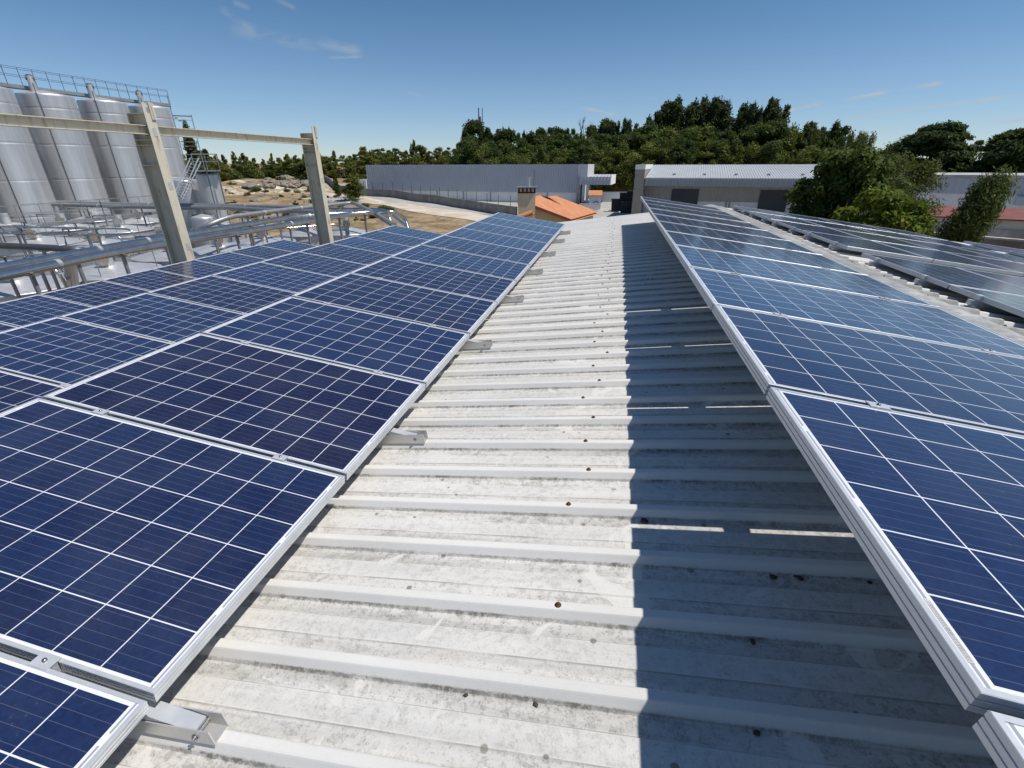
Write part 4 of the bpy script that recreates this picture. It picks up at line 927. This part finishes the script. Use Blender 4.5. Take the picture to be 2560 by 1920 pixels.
# ------------------------------------------------------------------ trees
def leaves(name, clumps, size, mat, seed, asp=1.7, droop=0.0, flat=0.0):
    """many leaf-sized faces over clumps (cx, cy, cz, rx, ry, rz, n)"""
    g = np.random.default_rng(seed); P = []; N = []
    for cx, cy, cz, rx, ry, rz, n_ in clumps:
        v = g.normal(size=(n_, 3)); v /= np.linalg.norm(v, axis=1)[:, None]
        rad = g.uniform(.2, 1.0, n_) ** .55 * g.uniform(.75, 1.35, n_)
        P.append(np.array([cx, cy, cz]) + v * rad[:, None] * np.array([rx, ry, rz])); nn = v + g.normal(size=(n_, 3)) * .75; nn[:, 2] += flat; N.append(nn)
    P = np.concatenate(P); N = np.concatenate(N); N /= np.linalg.norm(N, axis=1)[:, None]
    T = g.normal(size=P.shape); T[:, 2] -= droop; T -= (T * N).sum(1)[:, None] * N; T /= np.linalg.norm(T, axis=1)[:, None]; B = np.cross(N, T)
    s_ = size * g.uniform(.6, 1.35, len(P))[:, None]; a = T * s_ * asp * .5; b = B * s_ * .5
    V = np.stack([P - a, P + b * .9 - a * .1, P + a, P - b * .9 - a * .1], 1).reshape(-1, 3)
    me = bpy.data.meshes.new(name); nq = len(P)
    me.vertices.add(nq * 4); me.vertices.foreach_set('co', V.ravel().astype(np.float32)); me.loops.add(nq * 4); me.loops.foreach_set('vertex_index', np.arange(nq * 4, dtype=np.int32))
    me.polygons.add(nq); me.polygons.foreach_set('loop_start', np.arange(0, nq * 4, 4, dtype=np.int32)); me.polygons.foreach_set('loop_total', np.full(nq, 4, dtype=np.int32))
    me.update(); me.validate(); me.materials.append(mat); return me
def trunk_mesh(h, r, limbs, seed, lean=0):
    q = random.Random(seed); mb = MB(); n_ = 6
    pts_ = [Vector((lean * (i / n_) ** 1.4 + q.uniform(-.02, .02) * h * .5, q.uniform(-.02, .02) * h * .5, h * i / n_)) for i in range(n_ + 1)]; pts_[0] = Vector((0, 0, -.4))
    mb.tube(pts_, [r * (1 - .75 * i / n_) for i in range(n_ + 1)], 8)
    for t in limbs: 
        i = q.uniform(.4, .92); k_ = min(n_ - 1, int(i * n_)); b = pts_[k_].lerp(pts_[k_ + 1], i * n_ - k_); t = Vector(t); mid = b.lerp(t, .5) + Vector((0, 0, .05 * h))
        mb.tube([b, mid, t], [r * .38, r * .25, r * .08], 6)
    return mb.mesh('trunk', M['bark'])
def proto(kind, seed):
    """unit tree (height about 10), returns (trunk mesh, crown mesh)"""
    q = random.Random(seed); cl = []
    if kind == 'maritime_pine':
        for i in range(17):
            a = q.uniform(0, 6.28); z = q.uniform(4.6, 9.4); rr = 1.75 * math.sqrt(max(.1, 1 - ((z - 7.0) / 3.0) ** 2)) * q.uniform(.4, 1)
            cl.append((rr * math.cos(a), rr * math.sin(a), z, q.uniform(.6, 1.15), q.uniform(.6, 1.15), q.uniform(.45, .95), 360))
        return trunk_mesh(8.6, .17, [(c_[0] * .8, c_[1] * .8, c_[2]) for c_ in cl[:9]], seed), leaves('crown', cl, .19, M['pine'], seed, 2.6)
    if kind in ('young_pine', 'conifer'):
        wb = 2.6 if kind == 'young_pine' else 2.2
        for i in range(24):
            z = .8 + 8.2 * (i / 23) ** .95; w_ = wb * (1 - (z / 10.3)) ** .8 + .10
            for j in range(3 if z < 5 else 2 if z < 8 else 1):
                a = q.uniform(0, 6.28); rr = w_ * q.uniform(.25, 1.0); k_ = q.uniform(.28, .5); cl.append((rr * math.cos(a), rr * math.sin(a), z + q.uniform(-.4, .4), w_ * k_ + .1, w_ * k_ + .1, q.uniform(.3, .6), 110))
        for j in range(8):
            a = q.uniform(0, 6.28); rr = q.uniform(.2, 1.6); z = 9.6 - rr * q.uniform(1.0, 2.2); cl.append((rr * math.cos(a), rr * math.sin(a), z, .11, .11, .7, 60))
        return trunk_mesh(9.6, .14, [], seed), leaves('crown', cl, .19, M['pine2'] if kind == 'young_pine' else M['pine'], seed, 2.8, -.8)
    if kind == 'eucalyptus':
        for j in range(6):
            a = q.uniform(0, 6.28); rr = q.uniform(.4, 1.9) if j else 0; top_ = 9.5 - rr * q.uniform(.4, 1.3); bot = q.uniform(1.8, 3.6); wd = q.uniform(.8, 1.25)
            for i in range(7):
                t_ = i / 6; z = bot + (top_ - bot) * t_; w_ = wd * math.sin(math.pi * min(.9, .2 + .72 * t_)) ** .7 + .06
                cl.append((rr * math.cos(a) + .035 * z + q.uniform(-.25, .25), rr * math.sin(a) + q.uniform(-.25, .25), z, w_ * q.uniform(.7, 1.1), w_ * q.uniform(.7, 1.1), q.uniform(.55, .95), 190))
        return trunk_mesh(9.2, .15, [(c_[0], c_[1], c_[2]) for c_ in cl[::4]], seed), leaves('crown', cl, .17, M['euc'], seed, 2.6, 1.3)
    if kind == 'broadleaf':
        for i in range(36):
            z = q.uniform(1.4, 9.3); w_ = 3.1 * math.sqrt(max(.05, 1 - ((z - 5.2) / 4.6) ** 2)); a = q.uniform(0, 6.28); rr = w_ * math.sqrt(q.uniform(.12, .95))
            cl.append((rr * math.cos(a), rr * math.sin(a), z, q.uniform(.6, 1.3), q.uniform(.6, 1.3), q.uniform(.45, 1.0), 260))
        return trunk_mesh(7.0, .24, [(c_[0] * .85, c_[1] * .85, c_[2]) for c_ in cl[:10]], seed), leaves('crown', cl, .20, M['pine2'] if seed % 2 else M['oakl'], seed, 1.8)
    if kind == 'bare_tree':
        mb = MB(); tips = []
        def grow(p, d, L_, r_, dep):
            e_ = p + d * L_; mb.tube([p, e_], [r_, r_ * .6], 5, False)
            if dep == 0: return
            for _ in range(3 if dep > 1 else 4):
                nd = (d + Vector((q.uniform(-.8, .8), q.uniform(-.8, .8), q.uniform(-.1, .5)))).normalized(); grow(p.lerp(e_, q.uniform(.6, 1)), nd, L_ * q.uniform(.5, .7), r_ * .55, dep - 1)
        grow(Vector((0, 0, 0)), Vector((0, 0, 1)), 5.2, .2, 4); return mb.mesh('trunk', M['bark']), None
    if kind == 'shrub':
        for i in range(9):
            a = q.uniform(0, 6.28); rr = q.uniform(0, 5.5); k_ = q.uniform(.7, 1.5); cl.append((rr * math.cos(a), rr * math.sin(a) * .7, q.uniform(.8, 6.0) * (1 - rr / 8), 1.9 * k_, 1.7 * k_, 1.8 * k_, 220))
        return trunk_mesh(4, .3, [], seed), leaves('crown', cl, .42, (M['scrub'], M['pine2'], M['oakl'])[seed % 3], seed, 1.8)
PROTO = {k_: [proto(k_, sd) for sd in sds] for k_, sds in {'maritime_pine': (1, 2, 3, 4), 'young_pine': (11, 12, 13, 14), 'conifer': (15, 16, 17), 'eucalyptus': (21, 22, 23), 'broadleaf': (31, 32, 33, 34), 'bare_tree': (41,), 'shrub': (51, 52, 53)}.items()}
CATS = {'shrub': 'bush', 'young_pine': 'pine', 'conifer': 'pine', 'maritime_pine': 'pine', 'eucalyptus': 'tree', 'broadleaf': 'tree', 'bare_tree': 'tree'}
def plant(kind, p, h, w_=1.0, label=None, group=None, var=None, name=None):
    tm, cm = PROTO[kind][rnd.randrange(len(PROTO[kind])) if var is None else var]
    r = empty(name or kind, p, rnd.uniform(0, 6.28)); s_ = h / 10; r.scale = (s_ * w_, s_ * w_, s_)
    o = bpy.data.objects.new('trunk', tm); C.objects.link(o); o.parent = r
    if cm is not None: o = bpy.data.objects.new('crown', cm); C.objects.link(o); o.parent = r
    return tag(r, label, CATS[kind], group)
def tree_px(kind, px, ytop, D, w_=1.0, label=None, group=None, var=None):
    """a tree whose top shows at (px, ytop), standing D metres away"""
    t = at(px, ytop, d=D); g_ = gz(t.x, t.y); return plant(kind, Vector((t.x, t.y, g_)), (t.z - g_) * 1.0, w_, label, group, var)
def nth(i):
    return ORD[i] if i < len(ORD) else {14: 'fourteenth', 15: 'fifteenth', 16: 'sixteenth', 17: 'seventeenth', 18: 'eighteenth', 19: 'nineteenth', 20: 'twentieth'}.get(i + 1, f'number {i + 1}')
W = 'trees of the wood behind the warehouses'
out = [('conifer', 1150, 338, 128, 1.1), ('conifer', 1168, 316, 132, 1.1), ('maritime_pine', 1187, 299, 135, 1.1), ('conifer', 1214, 310, 133, 1.2), ('conifer', 1243, 314, 136, 1.2), ('maritime_pine', 1272, 322, 134, 1.1), ('conifer', 1268, 316, 138, 1.1), ('conifer', 1298, 330, 136, 1.1),
       ('maritime_pine', 1340, 318, 140, 1.0), ('broadleaf', 1366, 312, 138, .8), ('maritime_pine', 1402, 320, 139, 1.1), ('broadleaf', 1436, 314, 142, .75), ('maritime_pine', 1484, 312, 144, .9), ('maritime_pine', 1525, 300, 143, 1.0), ('eucalyptus', 1566, 300, 146, .8), ('maritime_pine', 1592, 318, 144, .9), ('eucalyptus', 1618, 296, 150, 1.0), ('eucalyptus', 1655, 266, 152, 1.1),
       ('eucalyptus', 1682, 256, 150, 1.1), ('eucalyptus', 1704, 249, 153, 1.1), ('eucalyptus', 1732, 258, 151, 1.15), ('eucalyptus', 1766, 248, 154, 1.05), ('eucalyptus', 1796, 246, 152, .9), ('eucalyptus', 1824, 255, 153, 1.05), ('eucalyptus', 1852, 262, 155, .8), ('eucalyptus', 1884, 262, 150, .75), ('eucalyptus', 1908, 290, 152, .9), ('eucalyptus', 1930, 250, 151, .95), ('eucalyptus', 1938, 258, 154, .8),
       ('broadleaf', 1982, 306, 138, .75), ('eucalyptus', 2012, 314, 140, 1.0), ('eucalyptus', 2028, 308, 142, 1.0), ('broadleaf', 2056, 322, 138, .8), ('eucalyptus', 2088, 308, 139, 1.15), ('broadleaf', 2110, 340, 134, .8), ('broadleaf', 2150, 322, 118, .8), ('broadleaf', 2174, 328, 120, .7)]
for i, (k_, px_, yt, D_, w__) in enumerate(out):
    tree_px(k_, px_, yt, D_, w__ * (1.12 if k_ == 'eucalyptus' else .84), f'tree on the skyline of the wood, {nth(i)} from its left end', W)
for i, (px_, yt) in enumerate(((1158, 318), (1203, 303), (1226, 322), (1256, 318), (1312, 328), (1350, 322), (1385, 330), (1418, 312), (1450, 326), (1506, 306), (1545, 298), (1606, 308), (1638, 292), (1998, 318), (2070, 316), (2132, 338))):
    tree_px('conifer', px_, yt + rnd.uniform(-6, 6), 137 + rnd.uniform(-4, 6), rnd.uniform(.5, .8), f'narrow dark conifer on the skyline of the wood, {nth(i)} from its left end', W)
plant('bare_tree', az_pt(-3.02, 141, gz(-7, 141)), (at(1462, 304, d=141).z - gz(-7, 141)), 1.0, 'bare leafless tree on the skyline of the wood', W)
def skyline(px):
    xs_ = [p[1] for p in out]; ys_ = [p[2] for p in out]; return float(np.interp(px, xs_, ys_))
fill = []
for px_ in np.arange(1148, 2130, 26):
    for lay in range(2):
        x_ = px_ + rnd.uniform(-12, 12); s_ = max(skyline(x_), 290); yt = s_ + (rnd.uniform(16, 40) if lay == 0 else rnd.uniform(48, 72)); yt = min(yt, 386)
        fill.append((x_, yt, 126 - 9 * lay + rnd.uniform(-3, 3), lay))
fill.sort()
for i, (x_, yt, D_, lay) in enumerate(fill):
    k_ = rnd.choice(('maritime_pine', 'broadleaf', 'broadleaf', 'broadleaf', 'young_pine') if lay else ('maritime_pine', 'maritime_pine', 'broadleaf', 'conifer'))
    vr = rnd.choice((0, 2)) if k_ == 'broadleaf' and (lay or rnd.random() < .5) else None
    tree_px(k_, x_, yt, D_, rnd.uniform(1.0, 1.35), f'tree inside the wood below its skyline, {nth(i)} counted from the left', 'trees inside the wood', vr)
# young pines and scrub on the rocky bank, left of the grey warehouse
bank = [(470, 378, 165), (486, 372, 160), (506, 366, 158), (536, 386, 165), (556, 383, 160), (580, 378, 162), (604, 379, 160), (632, 390, 168), (655, 383, 158), (676, 384, 162), (697, 381, 158), (716, 374, 155), (738, 384, 160), (757, 389, 158), (798, 378, 152), (812, 388, 160), (832, 372, 170), (908, 364, 140), (925, 372, 145), (1012, 362, 150), (1032, 351, 148), (1050, 360, 150), (1072, 376, 152), (1092, 372, 155), (1112, 374, 152), (1132, 382, 148), (975, 380, 150), (990, 384, 148), (1022, 372, 146)]
for i, (px_, yt, D_) in enumerate(bank):
    tree_px('young_pine', px_, yt + rnd.uniform(-6, 12), D_ + rnd.uniform(-8, 8), rnd.uniform(.7, 1.9), f'young pine on the rocky bank, {nth(i)} from the left', 'young pines on the rocky bank')
far_ = [(880, 384, 300), (895, 380, 310), (855, 387, 330), (940, 372, 320), (960, 368, 310), (985, 370, 330), (1060, 366, 330), (1100, 368, 320), (1125, 366, 310), (780, 392, 330), (2250, 358, 170), (2262, 350, 165), (2235, 366, 190), (2215, 372, 230), (2470, 345, 180)]
for i, (px_, yt, D_) in enumerate(far_):
    tree_px('broadleaf', px_, yt, D_, 1.25, f'small distant round tree near the horizon, {nth(i)} from the left', 'distant round trees')
# the two single pines by the dirt road
g0 = G(887, 501); plant('young_pine', g0, at(872, 402, d=math.hypot(g0.x, g0.y)).z - g0.z, 1.15, 'lone young pine with a bare lower trunk beside the dirt road', None, 0); g0 = G(846, 495); plant('young_pine', g0, at(842, 428, d=math.hypot(g0.x, g0.y)).z - g0.z, .7, 'slender small pine just left of the lone pine by the road', None, 1)
# bushes and rocks on the dry field
bs = []
for i in range(170):
    x_, y_ = rnd.uniform(552, 1010), 436 + 124 * rnd.uniform(0, 1) ** 1.2
    if y_ < 428 + (x_ - 552) * .05 or (x_ > 800 and y_ < 470 + (x_ - 800) * .15 + 22 and y_ > 446 + (x_ - 800) * .15): continue
    if 705 > x_ and 443 + (x_ - 552) * .2 < y_ < 455 + (x_ - 552) * .2: continue
    bs.append((x_, y_))
bs.sort()
for i, (x_, y_) in enumerate(bs):
    p = G(x_, y_); plant('shrub', p, rnd.choice((.35, .5, .5, .7, 1.0, 1.5)) * (1.4 if y_ < 450 else 1), rnd.uniform(1.0, 2.4), f'low dry bush on the field, {nth(i)} counted from the left', 'low bushes on the dry field')
for i, px_ in enumerate(np.arange(462, 1140, 19)):
    x_ = float(px_) + rnd.uniform(-9, 9); k_ = rnd.choice(('shrub', 'broadleaf', 'broadleaf', 'shrub'))
    tree_px(k_, x_, rnd.uniform(386, 403) - (6 if x_ > 900 else 0), 148 + rnd.uniform(-6, 12), rnd.uniform(1.2, 2.2), f'low rounded scrub tree among the bank pines, {nth(i)} from the left', 'low scrub trees among the bank pines', rnd.choice((0, 2)) if k_ == 'broadleaf' else None)
def rock_mesh(seed):
    q = Vector((seed * 3.1, seed, 0)); bm = bmesh.new(); bmesh.ops.create_icosphere(bm, subdivisions=3, radius=1)
    for v in bm.verts: v.co *= 1 + .55 * mnoise.noise(v.co * 1.1 + q) + .18 * mnoise.noise(v.co * 3.3 + q); v.co.z *= .6
    me = bpy.data.meshes.new('rock'); bm.to_mesh(me); bm.free(); me.materials.append(M['rock']); return me
RK = [rock_mesh(i) for i in range(5)]
rk = []
for i in range(70):
    if i < 44: x_ = rnd.uniform(628, 830); y_ = rnd.uniform(432, 474)
    else: x_ = rnd.uniform(560, 980); y_ = rnd.uniform(455, 545)
    if x_ > 800 and 450 + (x_ - 800) * .16 < y_ < 492 + (x_ - 800) * .15: continue
    rk.append((x_, y_))
rk.sort()
for i, (x_, y_) in enumerate(rk):
    p = G(x_, y_); o = bpy.data.objects.new('rock', RK[i % 5]); C.objects.link(o); s_ = rnd.uniform(.35, 1.1) * (1.5 if y_ < 470 else .8); o.location = p + Vector((0, 0, .1 * s_)); o.scale = (s_ * 1.4, s_, s_); o.rotation_euler = (0, 0, rnd.uniform(0, 6)); tag(o, f'pale weathered rock on the bank and field, {nth(i)} from the left', 'rock', 'pale rocks on the bank and field')
for i, (x_, y_, s_) in enumerate(((1556, 462, 2.2), (1540, 466, 1.6), (1568, 468, 1.5))):
    p = at(x_, y_, d=118); o = bpy.data.objects.new('earth_heap', RK[i]); C.objects.link(o); o.location = (p.x, p.y, p.z - .5); o.scale = (s_, s_, s_ * 1.1); m_ = RK[i].copy(); m_.materials.clear(); m_.materials.append(M['red_earth']); o.data = m_; tag(o, ('largest red earth heap at the edge of the wood', 'red earth heap left of the largest one', 'red earth heap right of the largest one')[i], 'earth heap')

# trees near the right side of the roof
def special(name, label, cat, p, trunk, crown):
    r = empty(name, p, label=label, cat=cat)
    for nm, me in (('trunk', trunk), ('crown', crown)):
        o = bpy.data.objects.new(nm, me); C.objects.link(o); o.parent = r
    return r
def crown_pts(q, n_, c_, rad, rc, cnt):
    cl = []
    for i in range(n_):
        while True:
            v = Vector((q.uniform(-1, 1), q.uniform(-1, 1), q.uniform(-1, 1)))
            if .25 < v.length < 1: break
        v = v.normalized() * v.length ** .4
        s_ = q.uniform(.7, 1.25); cl.append((c_[0] + v.x * rad[0], c_[1] + v.y * rad[1], c_[2] + v.z * rad[2], rc * s_, rc * s_, rc * .72 * s_, cnt))
    return cl
q = random.Random(5); c_ = (0, 0, 4.6); cl = crown_pts(q, 64, c_, (1.95, 1.95, 2.75), .56, 330) + crown_pts(q, 40, (-.55, 0, 2.9), (1.75, 1.5, 1.7), .50, 300) + crown_pts(q, 24, (.2, 0, 5.0), (1.2, 1.2, 1.6), .6, 260)
for i_, v_ in enumerate(cl): cl[i_] = (v_[0] * .95, v_[1] * 1.0, v_[2] * 1.085) + v_[3:]
special('chestnut_tree', 'large dark broadleaf tree beyond the right eave, in front of the loading doors', 'tree', az_pt(21.15, 31, -7), trunk_mesh(5.5, .2, [(v[0] * .8, v[1] * .8, v[2]) for v in cl[:16]], 5), leaves('crown', cl, .14, M['oakl'], 5, 1.9, .3, .5))
q = random.Random(6); cl = crown_pts(q, 44, (0, 0, 4.0), (1.6, 1.5, 2.1), .50, 330) + crown_pts(q, 20, (0, 0, 3.6), (1.0, 1.0, 1.3), .6, 260)
special('walnut_tree', 'bright yellow-green broadleaf tree right of the large dark tree', 'tree', az_pt(24.9, 26.5, -7), trunk_mesh(4.8, .16, [(v[0] * .8, v[1] * .8, v[2]) for v in cl[:12]], 6), leaves('crown', cl, .14, M['bright'], 6, 1.9, .3, .6))
q = random.Random(8); cl = crown_pts(q, 26, (0, 0, 5.2), (2.0, 1.6, 2.2), .75, 560)
special('feathery_tree', 'feathery olive-green tree rising behind the bright broadleaf tree', 'tree', az_pt(25.3, 39, -7), trunk_mesh(6, .16, [(v[0] * .8, v[1] * .8, v[2]) for v in cl[:10]], 8), leaves('crown', cl, .075, M['willow'], 8, 3.2, .8))
q = random.Random(9); cl = []
for i in range(46):
    t_ = i / 45; z = 1.0 + 5.0 * t_; x_ = -.45 + 1.25 * t_; w_ = .22 + .62 * math.sin(math.pi * min(1, .12 + t_ * .85)); a_ = q.uniform(0, 6.28); rr = w_ * q.uniform(.1, .9)
    cl.append((x_ + rr * math.cos(a_), rr * math.sin(a_), z, .58, .5, .8, 620))
special('willow_tree', 'wispy willow leaning right, in front of the red-roofed shed', 'tree', az_pt(30.7, 30.5, -7), trunk_mesh(5.6, .12, [(v[0], v[1], v[2]) for v in cl[6:40:4]], 9, .9), leaves('crown', cl, .055, M['willow'], 9, 4.2, 1.5))
q = random.Random(10); cl = crown_pts(q, 16, (0, 0, 1.0), (2.3, .8, .5), .36, 260)
special('leafy_bush', 'bright green leafy bush poking above the right roof edge', 'bush', az_pt(26.2, 20.5, -3.95), trunk_mesh(1.2, .06, [(v[0], v[1], v[2]) for v in cl[:6]], 10), leaves('crown', cl, .11, M['bright'], 10, 1.8, .2, .6))
def cedar(seed, hh, ww, n_):
    q = random.Random(seed); cl = []
    for i in range(n_):
        t_ = q.uniform(0, 1) ** .85; z = hh * (.10 + .88 * t_); w_ = ww * math.sqrt(max(.02, 1 - ((t_ - .30) / .72) ** 2)); a_ = q.uniform(0, 6.28); rr = w_ * math.sqrt(q.uniform(.1, 1.0))
        cl.append((rr * math.cos(a_), rr * math.sin(a_), z, ww * q.uniform(.18, .34), ww * q.uniform(.18, .34), hh * q.uniform(.025, .055), 190))
    return trunk_mesh(hh * .9, .3, [(v[0] * .9, v[1] * .9, v[2]) for v in cl[:14]], seed), leaves('crown', cl, .28, M['cyp'], seed, 2.4, 0, .9)
t1_, c1_ = cedar(61, 11.6, 4.5, 210); special('cedar_tree', 'broad dark cedar with layered branches on the right skyline', 'tree', az_pt(27.2, 86, -7.2), t1_, c1_)
t1_, c1_ = cedar(62, 10.6, 4.6, 190); special('cedar_tree', 'dark spreading cedar cut off by the right picture edge', 'tree', az_pt(32.7, 84, -7.2), t1_, c1_)
tree_px('eucalyptus', 466, 305, 84, .42, 'dark tree half hidden behind the stair tower', None, 1)
# small distant houses between the trees on the right
for i, (az_, d_, z_, lb) in enumerate(((30.35, 105, -1.6, 'tiny house with an orange roof glimpsed between the two cedars'), (34.3, 110, -.6, 'pale house at the right picture edge behind the cedar'))):
    r = empty('far_house', az_pt(az_, d_, -6.5), R(-az_), label=lb, cat='house'); hh = z_ + 6.5; mb = MB(); mb.box((-3, 0, 0), (3, 6, hh)); mb.build('wall', M['cream_wall'] if i else M['white_wall'], r)
    mb = MB(); mb.prism([(-.4, hh), (6.4, hh), (3, hh + 1.4)], 'x', -3.3, 3.3); mb.build('roof', M['tile'], r)
    for x_ in (-1.6, 1.0):
        mb = MB(); mb.box((x_, -.04, hh - 1.8), (x_ + .8, .02, hh - .7)); mb.build('window', M['door_dark'], r)
